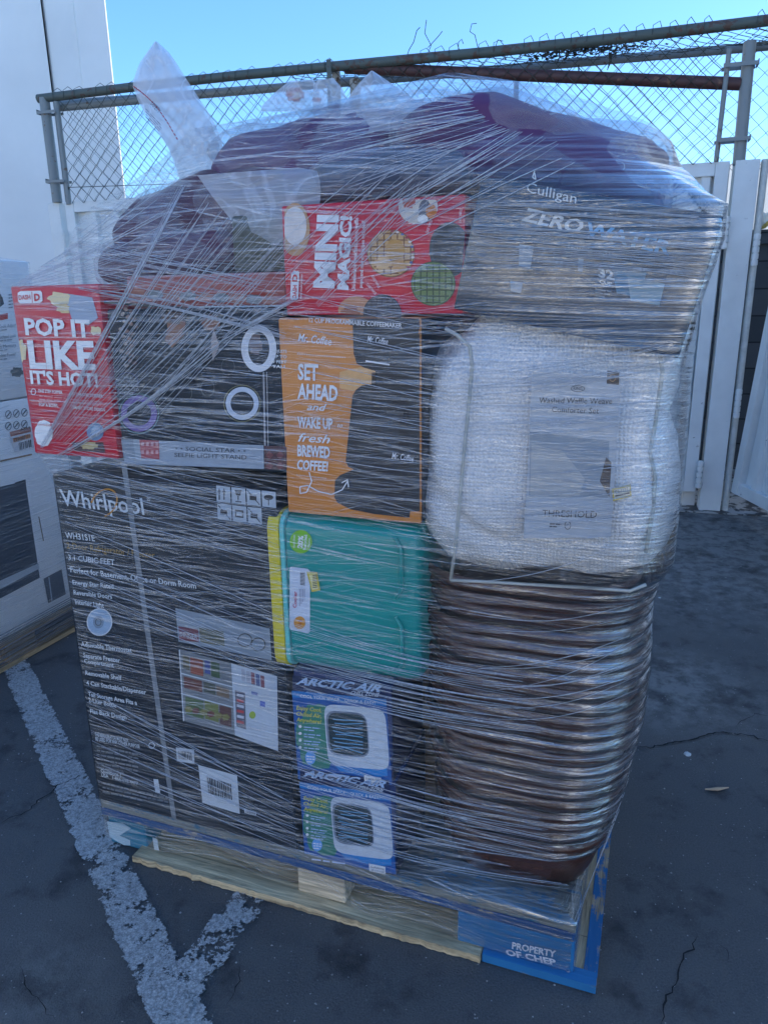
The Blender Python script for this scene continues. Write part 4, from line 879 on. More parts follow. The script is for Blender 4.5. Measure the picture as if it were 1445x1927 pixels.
pip = plain('grey_piping', (.42, .43, .40), .6)
def pxt(pts, t=-.020): return [front(x, y, t) for x, y in pts]
for pts in ([(838, 618), (862, 632), (884, 652), (888, 690), (882, 760), (873, 850), (866, 930), (858, 1020), (848, 1092)], [(1240, 665), (1246, 700), (1240, 740), (1232, 800), (1222, 850), (1232, 900), (1228, 960), (1214, 1040)]):
    link('piping', MB().tube(pxt(pts, -.016 if pts[0][0] < 1000 else .02), .0034, 6), pip, cm, smooth=True)
link('piping', MB().tube(pxt([(848, 1092), (900, 1094), (1000, 1100), (1100, 1106), (1185, 1112), (1215, 1100)]), .003, 6), pip, cm, smooth=True)
fi = Face(W(0, -.022, 0), -V)
fi.poly([(1002, 696), (1168, 712), (1149, 1011), (985, 1013)], S(172, 180, 190), 0, .3); fi.poly([(997, 812), (1146, 830), (1143, 936), (995, 935)], S(132, 146, 160), 1)
fi.poly([(1000, 835), (1060, 850), (1100, 900), (1090, 932), (997, 930)], S(160, 166, 172), 2); fi.poly([(1128, 905), (1140, 860), (1150, 870), (1146, 935)], S(60, 50, 50), 2)
fi.poly([(1142, 697), (1165, 700), (1164, 724), (1141, 722)], S(60, 45, 35), 2); fi.ring(1152, 711, 6, 7, 1.4, S(180, 140, 90), 3)
tx = S(24, 30, 38); fi.text('Washed Waffle Weave', (1014, 758), (1151, 760), (1015, 747), tx); fi.text('Comforter Set', (1038, 775), (1126, 778), (1039, 764), tx); fi.text('KING', (1079, 733), (1095, 734), (1079, 727), tx); fi.ring(1087, 731, 13, 6, 1, tx)
fi.text('THRESHOLD', (1020, 971), (1122, 974), (1021, 958), tx, bold=.0); fi.ring(1068, 988, 6, 8, 1.2, tx); fi.text('©', (1065, 990), (1071, 990), (1065, 985), tx); fi.fine(1034, 986, 1056, 987, 2, 5, 2, tx, words=3)
fi.build(cm, 'insert_card')
fs_ = Face(W(0, -.024, 0), -V); q = [(1151, 919), (1186, 911), (1188, 934), (1153, 943)]; fs_.poly(q, S(190, 170, 60), 1); fs_.poly([(1154, 922), (1184, 915), (1185, 931), (1156, 939)], S(205, 205, 190), 2); fs_.text('C2 1127', (1157, 929), (1182, 923), (1156, 922), (.05, .05, .05), lay=4); fs_.line([(1157, 933), (1184, 927)], 3, (.1, .1, .1), 4); fs_.build(cm, 'price_sticker')
# --- stack of nested brown tubs
tub_m = plain('brown_woven_resin', (.075, .028, .017), .30, var=.3, scale=60, bmp=.5)
def rrect(cx, cy, hx, hy, r, z, seg=7):
    P = []
    for q, (sx, sy) in enumerate(((1, 1), (-1, 1), (-1, -1), (1, -1))):
        for j in range(seg + 1):
            an = math.pi / 2 * (q + j / seg); P.append(W(cx + sx * (hx - r) + r * math.cos(an), cy + sy * (hy - r) + r * math.sin(an), z))
    return P
def loft(rings, cap0=False, cap1=False):
    n = len(rings[0]); vs = [p for r_ in rings for p in r_]; fs = [(i * n + j, i * n + (j + 1) % n, (i + 1) * n + (j + 1) % n, (i + 1) * n + j) for i in range(len(rings) - 1) for j in range(n)]
    if cap0: fs.append(tuple(range(n))[::-1])
    if cap1: fs.append(tuple(range((len(rings) - 1) * n, len(rings) * n)))
    return MB().add(vs, fs)
NT = 22; pitch = .0285; tc = (1.028, .235); hx, hy, rr0 = .216, .222, .145; ZT0 = .245
def tub_parts(root, z, sc=1.0):
    a, b, r_ = hx * sc, hy * sc, rr0
    k = .012
    rim = []
    for i in range(9):
        an = 2 * math.pi * i / 8; o_ = k * .5 * math.cos(an); rim.append(rrect(*tc, a - k * .5 + o_, b - k * .5 + o_, r_ + o_, z + k * .75 * math.sin(an)))
    o1 = link('rim', loft(rim), tub_m, root, smooth=True)
    o2 = link('basin', loft([rrect(*tc, a - .010, b - .010, r_ - .01, z), rrect(*tc, a - .022, b - .022, r_ - .02, z - .045), rrect(*tc, a - .040, b - .040, r_ - .03, z - .100), rrect(*tc, a - .046, b - .046, r_ - .035, z - .1), rrect(*tc, a - .028, b - .028, r_ - .022, z - .045), rrect(*tc, a - .014, b - .014, r_ - .012, z)]), tub_m, root, smooth=True)
    link('floor', loft([rrect(*tc, a - .043, b - .043, r_ - .033, z - .099), rrect(*tc, a - .043, b - .043, r_ - .033, z - .094)], True, True), tub_m, root)
t0_ = thing('nested_tub', 'lowest dark brown resin tub of the nested stack, base on the pallet deck', 'tub', W(tc[0], tc[1], ZT0 - .1), 'dark brown tubs nested in the tall stack')
tub_parts(t0_, ZT0)
for i in range(1, NT):
    r_ = t0_.copy(); COL.objects.link(r_); r_.location = t0_.location + Z * (pitch * i) + U * (.006 * math.sin(i * 1.7) + .010 * math.sin(i / NT * math.pi)) + V * (.005 * math.cos(i * 2.3)); r_.rotation_euler = (R(.5 * math.sin(i * 1.9)), R(.5 * math.cos(i * 2.3)), R(.6 * math.sin(i)))
    k = .85 + .18 * math.sin(i / NT * math.pi * .72); r_.scale = (k, k, 1)
    r_['label'] = 'topmost dark brown resin tub of the nested stack, right under the bagged comforter' if i == NT - 1 else 'dark brown resin tub nested inside the tall stack, neither its top nor bottom one'
    for ch in t0_.children: c = ch.copy(); COL.objects.link(c); c.parent = r_
t0_.scale = (.85, .85, 1)
# --- brown filler cartons added at the back, blocking light through the load
kraft = plain('kraft_board', (.32, .22, .13), .8, var=.12, scale=10)
for s0, s1, t0, t1, z0, z1, lb in ((.02, .56, .52, .99, .1455, 1.02, 'brown filler carton added at the back left of the load'), (.60, 1.16, .50, .99, .1455, .95, 'brown filler carton added at the back right of the load'), (.05, .56, .36, .95, 1.03, 1.33, 'brown filler carton added on the back left carton'), (.62, 1.16, .50, .97, .96, 1.42, 'brown filler carton added on the back right carton'), (.60, .80, .28, .49, .1455, 1.30, 'narrow brown filler carton added in the middle of the load')):
    rt, _ = carton('carton', lb, s0, s1, t0, t1, z0, z1, kraft); link('tape', MB().box(W((s0 + s1) / 2 - .025, t0 + .01, z1 + .0004), U * .05, V * (t1 - t0 - .02), Z * .0006), plain('clear_tape', (.4, .34, .24), .2), rt)
oc, _ = carton('olive_carton', 'olive grey carton standing just left of the sideways red carton', .475, .592, .03, .28, 1.402, 1.50, plain('olive_board', (.075, .08, .06), .5, var=.3, scale=6))
# --- bagged pillows on top
mar = plain('plum_cloth', (.10, .032, .11), .7, var=.25, scale=5, bmp=.2); mar2 = plain('maroon_cloth', (.085, .025, .055), .7, var=.3, scale=5, bmp=.2)
polyb = film_basic('poly_bag', .16, .10, .2, 9, .9, (.75, .8, .9), .05); mail = film_basic('poly_mailer', .55, .10, .32, 6, .35, (.8, .85, .92))
def pillow(label, c, hx, hy, hz, tilt, seed, m, amp=.032, cr=.022, p=2.4):
    rt = thing('bagged_pillow', label, 'pillow', W(*c)); link('pillow', soft(c, hx, hy, hz, 3.0, 80, 48, amp, 5, seed, tilt, cr), m, rt, smooth=True)
    link('clear_bag', soft(c, hx + .010, hy + .010, hz + .010, p + .3, 64, 40, amp * 1.1, 6, seed, tilt, cr * 1.2), polyb, rt, smooth=True)
pillow('plum pillow in a clear bag sloping down over the grey carton at the top right', (.985, .31, 1.592), .245, .27, .086, -.24, 1, mar)
pillow('plum pillow in a clear bag at the top centre left, behind the upright mailer', (.555, .40, 1.612), .23, .29, .096, .05, 2, mar)
pillow('dark maroon pillow in a clear bag above the black ring light carton', (.335, .28, 1.500), .225, .23, .096, .26, 3, mar2, .03, .02)
pillow('folded dark pillow in a clear bag filling the gap left of the olive carton', (.30, .10, 1.44), .17, .07, .045, .1, 5, mar2, .03, .02)
pillow('folded blue grey pillow in a clear bag above the sideways red carton', (.78, .22, 1.555), .20, .20, .045, -.02, 7, plain('blue_grey_cloth', (.07, .09, .14), .8, var=.3, scale=4), .02, .015)

# ================================================================== STRETCH FILM
def rr2(s0, s1, t0, t1, r, seg=5):
    P = []
    for q, (x, y) in enumerate(((s1 - r, t1 - r), (s0 + r, t1 - r), (s0 + r, t0 + r), (s1 - r, t0 + r))):
        for j in range(seg + 1):
            an = math.pi / 2 * (q + j / seg); P.append((x + r * math.cos(an), y + r * math.sin(an)))
    return P
def hull(pts):
    pts = sorted(set((round(a, 5), round(b, 5)) for a, b in pts)); 
    if len(pts) < 3: return pts
    cr2 = lambda o, a, b: (a[0] - o[0]) * (b[1] - o[1]) - (a[1] - o[1]) * (b[0] - o[0]); lo_ = []; up_ = []
    for p_ in pts:
        while len(lo_) > 1 and cr2(lo_[-2], lo_[-1], p_) <= 0: lo_.pop()
        lo_.append(p_)
    for p_ in reversed(pts):
        while len(up_) > 1 and cr2(up_[-2], up_[-1], p_) <= 0: up_.pop()
        up_.append(p_)
    return lo_[:-1] + up_[:-1]
def wrap_shell(pr, c, z0, z1, dz, NA, closing, zcone, wcone, off):
    zs_ = np.arange(z0, z1 + 1e-6, dz); th = np.arange(NA) * 2 * math.pi / NA; Rr = np.zeros((len(zs_), NA))
    for k, z in enumerate(zs_):
        pts = [q for P, a, b in pr if a - .004 <= z <= b + .004 for q in P]
        if not pts: continue
        H = hull(pts); m = len(H)
        for i in range(m):
            (x0, y0), (x1, y1) = H[i], H[(i + 1) % m]; x0 -= c[0]; x1 -= c[0]; y0 -= c[1]; y1 -= c[1]
            den = np.cos(th) * (y1 - y0) - np.sin(th) * (x1 - x0); num = x0 * (y1 - y0) - y0 * (x1 - x0)
            with np.errstate(divide='ignore', invalid='ignore'): r_ = num / den
            X = r_ * np.cos(th); Y = r_ * np.sin(th); L2 = (x1 - x0) ** 2 + (y1 - y0) ** 2; tt = ((X - x0) * (x1 - x0) + (Y - y0) * (y1 - y0)) / L2
            ok = (r_ > 0) & (tt > -1e-4) & (tt < 1 + 1e-4); Rr[k, ok] = np.maximum(Rr[k, ok], r_[ok])
    w = int(closing / dz); D = Rr.copy()                      # local concave bridging
    for k in range(len(zs_)):
        best = Rr[k].copy()
        for a in range(1, w):
            if k - a < 0: break
            for b in range(1, w, 2):
                if k + b >= len(zs_): break
                if a + b > w: break
                best = np.maximum(best, (Rr[k - a] * b + Rr[k + b] * a) / (a + b))
        D[k] = best
    kc = int((zcone - z0) / dz)
    if wcone > 0:
        E = D.copy()
        for j in range(NA):
            up_ = []
            for k in range(kc, len(zs_)):
                while len(up_) > 1:
                    a, b = up_[-2], up_[-1]
                    if (D[b, j] - D[a, j]) * (k - a) <= (D[k, j] - D[a, j]) * (b - a): up_.pop()
                    else: break
                up_.append(k)
            E[kc:, j] = np.interp(np.arange(kc, len(zs_)), up_, D[up_, j])
        D = np.maximum(D, wcone * E + (1 - wcone) * D)
    for _ in range(2):
        D[1:-1] = (D[:-2] + 2 * D[1:-1] + D[2:]) / 4
    D = np.maximum(D, Rr); D = (np.roll(D, 1, 1) + 2 * D + np.roll(D, -1, 1)) / 4; 
    return zs_, th, D + off
def shell_mesh(name, zs_, th, D, c, mat, parent, axes, zbot=None, top=True, wig=.0012):
    NA = len(th); vs = []; O_, U_, V_ = axes; arc = np.zeros((len(zs_), NA + 1))
    for k, z in enumerate(zs_):
        for j in range(NA):
            q = mn.noise(Vector((math.cos(th[j]) * 5, math.sin(th[j]) * 5, z * 70))); q2 = mn.noise(Vector((math.cos(th[j]) * 3, math.sin(th[j]) * 3 + 7, z * 12)))
            r_ = D[k, j] + wig * q + wig * 1.5 * q2; zz = z + (zbot(th[j]) * max(0, 1 - (z - zs_[0]) / .12) if zbot else 0)
            vs.append(O_ + U_ * (c[0] + r_ * math.cos(th[j])) + V_ * (c[1] + r_ * math.sin(th[j])) + Z * zz)
    mb = MB(); fs = [(k * NA + j, k * NA + (j + 1) % NA, (k + 1) * NA + (j + 1) % NA, (k + 1) * NA + j) for k in range(len(zs_) - 1) for j in range(NA)]
    if top: vs.append(O_ + U_ * c[0] + V_ * c[1] + Z * zs_[-1]); t_ = len(vs) - 1; fs += [((len(zs_) - 1) * NA + j, (len(zs_) - 1) * NA + (j + 1) % NA, t_) for j in range(NA)]
    mb.add(vs, fs); o = link(name, mb, mat, parent, smooth=True)
    per = np.cumsum(np.concatenate([[0], np.full(NA, 4.2 / NA)])); uv = o.data.uv_layers.new(name='UVMap'); arr = np.zeros(len(o.data.loops) * 2); li = np.zeros(len(o.data.loops), dtype=np.int64); o.data.loops.foreach_get('vertex_index', li)
    k = li // NA; j = li % NA; k = np.minimum(k, len(zs_) - 1); u = per[j]; 
    # seam fix
    fi_ = np.arange(len(li)) // 4; nq = (len(zs_) - 1) * NA
    last = (fi_ < nq) & ((fi_ % NA) == NA - 1) & (j == 0); u = np.where(last, 4.2, u)
    arr[0::2] = u; arr[1::2] = zs_[k]; uv.data.foreach_set('uv', arr); return o
def stretch_mat(name, dens=1.0, seed=0.0, haze=.0):
    m, nt, b = newmat(name); nt.nodes.remove(b); tc_ = nt.nodes.new('ShaderNodeTexCoord')
    def lay(ang, su, sv, lo_, hi_, det=3, off=0.0, dist=.0):
        r1 = nt.nodes.new('ShaderNodeMapping'); r1.inputs['Rotation'].default_value = (0, 0, R(ang)); r1.inputs['Location'].default_value = (off + seed, off * 1.7, 0); L(nt, tc_.outputs['UV'], r1.inputs[0])
        r2 = nt.nodes.new('ShaderNodeMapping'); r2.inputs['Scale'].default_value = (su, sv, 1); L(nt, r1.outputs[0], r2.inputs[0])
        n = N(nt, 'ShaderNodeTexNoise', Scale=1.0, Detail=det, Roughness=.6, Distortion=dist); n.noise_dimensions = '2D'; L(nt, r2.outputs[0], n.inputs['Vector'])
        return n.outputs['Fac'], ramp(nt, n.outputs['Fac'], [(lo_ + .035, 0.0), (lo_ + .085, 1.0)])
    geo = nt.nodes.new('ShaderNodeNewGeometry'); low1 = noise(nt, geo.outputs['Position'], 3.2, 3); low2 = noise(nt, geo.outputs['Position'], 7.5, 3)
    hA, a = lay(0.0, 1.1, 120, .56, .70, 4, .3); hB, b_ = lay(4.0, 1.6, 190, .57, .68, 3, 2.1); hC, c_ = lay(-5.5, 1.4, 150, .57, .69, 3, 5.2); hD, d_ = lay(9.0, 2.0, 130, .60, .70, 3, 8.4); hE, e_ = lay(-13.0, 2.0, 170, .62, .71, 3, 11.4); hF, f_ = lay(1.5, 3.0, 420, .55, .70, 2, 14.2)
    mx = lambda p, q: math_(nt, 'MAXIMUM', p, q); mu = lambda p, q: math_(nt, 'MULTIPLY', p, q)
    g1 = ramp(nt, low1, [(.38, .35), (.62, 1.0)]); g2 = ramp(nt, low2, [(.42, .1), (.6, 1.0)]); g3 = ramp(nt, low1, [(.4, 1.0), (.6, .25)])
    s_ = mx(mx(mu(a, .62), mu(mu(b_, g1), .8)), mx(mu(mu(c_, g2), .7), mx(mu(mu(d_, g3), .75), mx(mu(mu(e_, g2), .6), mu(f_, .35)))))
    dv = nt.nodes.new('ShaderNodeVectorMath'); dv.operation = 'DOT_PRODUCT'; L(nt, geo.outputs['Position'], dv.inputs[0]); dv.inputs[1].default_value = U
    sx_ = nt.nodes.new('ShaderNodeSeparateXYZ'); L(nt, geo.outputs['Position'], sx_.inputs[0])
    def mr(v, a0, a1, b0, b1):
        n = nt.nodes.new('ShaderNodeMapRange'); L(nt, v, n.inputs[0])
        for i_, q_ in enumerate((a0, a1, b0, b1)): n.inputs[i_ + 1].default_value = q_
        return n.outputs[0]
    so = ORI.dot(U); right_ = mr(dv.outputs['Value'], so + .86, so + 1.0, 0, 1); top_ = mr(sx_.outputs[2], 1.50, 1.60, 1, 0)      # gloss boosted at the right for stronger reflections, as if more layers; less over the top
    s_ = mu(mu(s_, dens), mu(mr(top_, 0, 1, 1.15, 1), math_(nt, 'SUBTRACT', 1.0, mu(right_, mr(sx_.outputs[2], .84, .90, .35, .60)))))
    hgt = math_(nt, 'ADD', math_(nt, 'ADD', hA, mu(hB, .8)), math_(nt, 'ADD', mu(hC, .8), mu(hF, .3)))
    bp = N(nt, 'ShaderNodeBump', Strength=1.0, Distance=.0035); L(nt, hgt, bp.inputs['Height']); L(nt, mr(right_, 0, 1, .0035, .0016), bp.inputs['Distance'])
    gl = N(nt, 'ShaderNodeBsdfGlossy', Roughness=.075); gl.inputs['Color'].default_value = (1, 1, 1, 1); L(nt, bp.outputs[0], gl.inputs['Normal'])
    df = N(nt, 'ShaderNodeBsdfDiffuse'); df.inputs['Color'].default_value = (.80, .83, .88, 1); L(nt, bp.outputs[0], df.inputs['Normal'])
    tl = N(nt, 'ShaderNodeBsdfTranslucent'); tl.inputs['Color'].default_value = (.8, .83, .88, 1)
    dt = nt.nodes.new('ShaderNodeMixShader'); dt.inputs[0].default_value = .3; L(nt, df.outputs[0], dt.inputs[1]); L(nt, tl.outputs[0], dt.inputs[2])
    tr = nt.nodes.new('ShaderNodeBsdfTransparent'); tr.inputs[0].default_value = (.975, .98, .985, 1)
    m1 = nt.nodes.new('ShaderNodeMixShader'); L(nt, math_(nt, 'ADD', haze, mu(s_, .37), clamp=True), m1.inputs[0]); L(nt, tr.outputs[0], m1.inputs[1]); L(nt, dt.outputs[0], m1.inputs[2])  # pale streak colour also stands in for sky glints on wrinkles
    fr_ = thin_fresnel(nt, 1.5)
    k = math_(nt, 'ADD', mu(fr_, math_(nt, 'ADD', mr(top_, 0, 1, .45, .42), mu(mu(mu(right_, top_), mx(ramp(nt, hB, [(.42, .15), (.60, 1.0)]), mr(sx_.outputs[2], .84, .88, .48, 0))), mu(mr(sx_.outputs[2], 1.28, 1.36, 2.9, 4.8), mr(dv.outputs['Value'], so + 1.10, so + 1.20, 1.0, 1.7))))), mu(s_, .30), clamp=True)
    m2 = nt.nodes.new('ShaderNodeMixShader'); L(nt, k, m2.inputs[0]); L(nt, m1.outputs[0], m2.inputs[1]); L(nt, gl.outputs[0], m2.inputs[2]); L(nt, m2.outputs[0], nt.nodes['Material Output'].inputs[0])
    return m
PR = []
def pr(s0, s1, t0, t1, z0, z1, r=.004): PR.append((rr2(s0, s1, t0, t1, r), z0, z1))
pr(0, 1.172, .0, 1.0, .03, .145); pr(-.004, .553, 0, .5, .145, .99); pr(.02, 1.16, .5, .99, .145, 1.02); pr(.566, .79, .004, .2, .145, .61)
for i in range(NT):
    k = .85 + .18 * math.sin(i / NT * math.pi * .72); pr(tc[0] - hx * k - .0, tc[0] + hx * k + .010 * math.sin(i / NT * math.pi) + .006, tc[1] - hy * k - .004, tc[1] + hy * k, ZT0 + pitch * i - .006, ZT0 + pitch * i + .006, rr0)
pr(-.04, .186, -.004, .3, 1.034, 1.387); pr(.19, .59, .0, .3, 1.03, 1.34); pr(.598, .926, -.006, .2, 1.323, 1.507); pr(.577, .852, 0, .26, .95, 1.32); pr(.53, .845, -.012, .34, .606, .95)
pr(.83, 1.285, -.026, .40, .90, 1.26, .10); pr(.87, 1.27, -.020, .38, .862, 1.295, .12)
for a in np.linspace(0, 1, 12):
    p1 = TR - ZX * (zw * a); p2 = p1 - ZZ * zh
    s_a = (p1 - ORI).dot(U); s_b = (p2 - ORI).dot(U); PR.append(([(s_a, -.014), (s_a, .35), (s_a - .02, .1)], p1.z - .03, p1.z)); PR.append(([(s_b, -.014), (s_b, .35), (s_b - .02, .1)], p2.z, p2.z + .03))
for q in np.linspace(0, 1, 10):
    p1 = TR - ZZ * (zh * q); s_a = (p1 - ORI).dot(U); PR.append(([(s_a, -.014), (s_a, .35), (s_a - .03, .2)], p1.z - .015, p1.z + .015))
def ell(c, hx_, hy_, hz_, tilt, p=2.4):
    for q in np.linspace(-.97, .97, 14):
        k = (1 - abs(q) ** p) ** (1 / p)
        for sx in (-1, 1):
            X, Zz = sx * hx_ * k, q * hz_; x = c[0] + X * math.cos(tilt) - Zz * math.sin(tilt); z = c[2] + X * math.sin(tilt) + Zz * math.cos(tilt)
            PR.append(([(x, c[1] - hy_ * k * .7), (x, c[1] + hy_ * k * .7), (x - sx * hx_ * .4, c[1] - hy_ * k), (x - sx * hx_ * .4, c[1] + hy_ * k)], z - .012, z + .012))
ell((.985, .31, 1.592), .247, .272, .088, -.24); ell((.555, .40, 1.612), .232, .292, .098, .05); ell((.29, .30, 1.520), .275, .25, .115, .26); ell((.78, .22, 1.555), .21, .21, .055, 0)
ell((.3, .10, 1.44), .17, .08, .05, .1)
cc = (.60, .42)
zs_, th, D = wrap_shell(PR, cc, .035, 1.705, .0065, 440, .09, 1.33, .30, .005)
for k_, z_ in enumerate(zs_):                               # the film sinks between the rims of the tub stack
    if ZT0 - .01 < z_ < ZT0 + pitch * NT:
        for j_ in range(len(th)):
            X_ = cc[0] + D[k_, j_] * math.cos(th[j_]); Y_ = cc[1] + D[k_, j_] * math.sin(th[j_]); w_ = min(1, max(0, (X_ - .86) / .12)) * min(1, max(0, (.5 - Y_) / .1))
            if w_ > 0: D[k_, j_] -= w_ * .0066 * (1 - math.cos(2 * math.pi * (z_ - ZT0) / pitch)) * .8
film = thing('stretch_film', 'clear streaky stretch film wound tightly round the whole tall pallet load', 'plastic wrap', W(.6, .5, 0))
zb = lambda a: .010 + .018 * math.sin(a * 3 + 1) + .012 * math.sin(a * 11)
fm = shell_mesh('film_layer', zs_, th, D, cc, stretch_mat('stretch_film'), film, (ORI, U, V), zbot=zb)
dg = bpy.context.evaluated_depsgraph_get(); 
me = fm.data; off = Vector(film.location); bvh = BVHTree.FromPolygons([v.co + off for v in me.vertices], [tuple(p_.vertices) for p_ in me.polygons])
def onfilm(x, y, lift=.003):
    h_, n_, i_, d_ = bvh.ray_cast(CAMP, pray(x, y))
    if h_ is None: return None
    return h_ - pray(x, y) * lift
strand_m = film_basic('film_strand', .5, .25, .12, 20, .3, (.82, .86, .92))
def strand(mb, a, b, r, n=24, sag=0.0, lift=.003):
    pts = []
    for i in range(n + 1):
        q = i / n; p_ = onfilm(a[0] + (b[0] - a[0]) * q, a[1] + (b[1] - a[1]) * q + sag * math.sin(math.pi * q), lift)
        if p_ is None: continue
        pts.append(p_)
    if len(pts) > 3: mb.tube(pts, [r * (.4 + .6 * math.sin(math.pi * (i + .5) / len(pts))) for i in range(len(pts))], 4, cap=False)
def bundle(name, a, b, k, spread, r, sag=0, jit=6, main=.0):
    mb = MB()
    for i in range(k):
        e = random.uniform(-1, 1); f = e + random.gauss(0, .10)
        strand(mb, (a[0] + random.gauss(0, jit * .3) + spread[0] * e, a[1] + random.gauss(0, jit * .3) + spread[1] * e), (b[0] + random.gauss(0, jit) + spread[2] * f, b[1] + random.gauss(0, jit) + spread[3] * f), r * random.uniform(.5, 1.2), sag=sag + random.gauss(0, 4))
    if main: strand(mb, a, b, main, 40, sag)
    if mb.f: link(name, mb, strand_m, film, smooth=True)
bundle('twisted_strand', (78, 842), (345, 352), 6, (3, 3, 8, 4), .0009, 6, 3, .0022)
bundle('twisted_strand', (110, 858), (420, 640), 6, (3, 3, 6, 6), .0010, 14, 3, .0024); bundle('twisted_strand', (420, 640), (560, 560), 6, (5, 5, 10, 14), .0009, 0, 4, .0018)
bundle('twisted_strand', (150, 545), (540, 640), 8, (3, 6, 10, 20), .0009, -6, 4)
bundle('strand_fan', (110, 830), (470, 420), 20, (20, 12, 90, 50), .0008); bundle('strand_fan', (240, 760), (520, 440), 16, (60, 30, 60, 40), .0008)
bundle('strand_fan', (560, 520), (760, 330), 16, (40, 60, 60, 20), .0008); bundle('strand_fan', (600, 300), (1000, 200), 16, (60, 60, 60, 15), .0009); bundle('strand_fan', (740, 420), (1020, 260), 14, (40, 40, 60, 40), .0010)
bundle('strand_fan', (30, 536), (330, 400), 18, (8, 8, 60, 60), .0008, 8); bundle('strand_fan', (120, 480), (520, 560), 16, (30, 40, 30, 40), .0008)
bundle('strand_fan', (110, 900), (520, 1010), 14, (10, 60, 20, 80), .0008); bundle('strand_fan', (130, 1050), (530, 1220), 12, (10, 90, 10, 90), .0008); bundle('strand_fan', (170, 1380), (560, 1560), 14, (10, 90, 20, 60), .0009)
bundle('strand_fan', (560, 1240), (1000, 1330), 30, (20, 80, 30, 70), .0009, 10); bundle('strand_fan', (560, 1480), (1040, 1600), 30, (20, 90, 30, 70), .0009, 12); bundle('strand_fan', (560, 700), (860, 760), 16, (10, 160, 20, 160), .0007)
bundle('strand_fan', (900, 1250), (1200, 1190), 12, (40, 200, 10, 220), .0011, 22); bundle('strand_fan', (1090, 1740), (1195, 1520), 20, (8, 8, 14, 30), .0011); bundle('strand_fan', (880, 860), (1270, 820), 30, (20, 200, 10, 200), .0008, 8); bundle('strand_fan', (890, 440), (1330, 470), 30, (10, 60, 10, 60), .0009, -4)
# --- upright mailer and loose flaps on top
def sheet(mb, L_, R_, tf, n=26, m=10, seed=0, amp=.010):
    """sheet of plastic between a left and a right outline given top to bottom"""
    def at(P, q):
        x = q * (len(P) - 1); i = min(int(x), len(P) - 2); f = x - i; return (P[i][0] + (P[i + 1][0] - P[i][0]) * f, P[i][1] + (P[i + 1][1] - P[i][1]) * f)
    vs = []
    for j in range(n + 1):
        a, b = at(L_, j / n), at(R_, j / n)
        for i in range(m + 1):
            x, y = a[0] + (b[0] - a[0]) * i / m, a[1] + (b[1] - a[1]) * i / m; t_ = tf(j / n, i / m) + amp * mn.noise(Vector((i * .35, j * .25, seed))) * 2 + amp * .5 * mn.noise(Vector((i * 1.1, j * .9, seed)))
            vs.append(front(x, y, t_))
    mb.add(vs, [(j * (m + 1) + i, j * (m + 1) + i + 1, (j + 1) * (m + 1) + i + 1, (j + 1) * (m + 1) + i) for j in range(n) for i in range(m)])
ml = thing('poly_mailer', 'crumpled clear poly mailer standing upright at the top left of the load', 'bag', front(340, 300, .18))
mb = MB(); LL = [(292, 78), (262, 120), (249, 158), (262, 195), (292, 240), (318, 280), (330, 312), (345, 360), (352, 400)]; RR_ = [(296, 78), (322, 102), (352, 150), (385, 200), (403, 228), (418, 265), (424, 310), (430, 350), (420, 400)]
sheet(mb, LL, RR_, lambda a, b: .17 - .03 * math.sin(math.pi * b) + .02 * a, seed=1); sheet(mb, [(293, 78), (266, 120), (256, 160), (270, 200), (296, 240), (320, 280), (334, 312), (345, 360), (352, 400)], [(296, 80), (318, 106), (346, 152), (380, 204), (398, 232), (412, 268), (420, 310), (428, 350), (420, 400)], lambda a, b: .175 + .035 * math.sin(math.pi * b) + .02 * a, seed=4)
link('bag_sheet', mb, mail, ml, smooth=True)
mb = MB()
for k in range(20):
    q = k / 20; x, y = 252 + q * 84, 162 + q * 104 - 14 * math.sin(math.pi * q); p_ = front(x, y, .150 - .015 * math.sin(math.pi * min(1, q))); p2 = front(x + 2.8, y + 3.6, .150 - .015 * math.sin(math.pi * min(1, q))); mb.tube([p_, p2], .0011, 4)
link('red_perforation', mb, plain('red_dash_ink', S(170, 30, 60), .5), ml)
fc = Face(W(0, .135, 0), -V); fc.text('SAFETY', (284, 196), (300, 214), (290, 190), (.02, .02, .05), bold=.01); fc.fine(276, 206, 306, 238, 4, 5, 1.5, (.05, .05, .1), seed=3, words=3); fc.build(ml, 'warning_print')
fl = thing('plastic_flap', 'pointed translucent plastic bag corner at the top centre of the load', 'bag', front(700, 180, .25))
mb = MB(); sheet(mb, [(698, 133), (668, 165), (645, 200), (600, 235), (585, 260)], [(701, 133), (738, 158), (778, 186), (830, 200), (840, 235)], lambda a, b: .26 - .05 * math.sin(math.pi * b) - .08 * a, seed=8); link('bag_sheet', mb, mail, fl, smooth=True)
f2 = thing('snack_pouch', 'clear bag with an orange print poking up behind the top centre left pillow', 'bag', front(580, 190, .45))
mb = MB(); sheet(mb, [(545, 152), (520, 172), (495, 196), (490, 210)], [(590, 150), (600, 165), (605, 190), (600, 210)], lambda a, b: .45 - .06 * math.sin(math.pi * b), seed=3); sheet(mb, [(600, 149), (590, 160), (588, 190), (590, 215)], [(628, 147), (645, 168), (655, 190), (650, 215)], lambda a, b: .42 - .06 * math.sin(math.pi * b), seed=5); link('bag_sheet', mb, mail, f2, smooth=True)
fc = Face(W(0, .44, 0), -V); fc.disc(556, 178, 17, 14, S(205, 70, 35), 2, jit=.2); fc.disc(560, 180, 8, 7, S(230, 190, 150), 3, jit=.2); fc.disc(597, 188, 9, 4, S(205, 80, 40), 2); fc.build(f2, 'orange_print')
f3 = thing('plastic_flap', 'loose film flap standing up at the right shoulder above the grey carton', 'plastic wrap', front(1210, 300, .15))
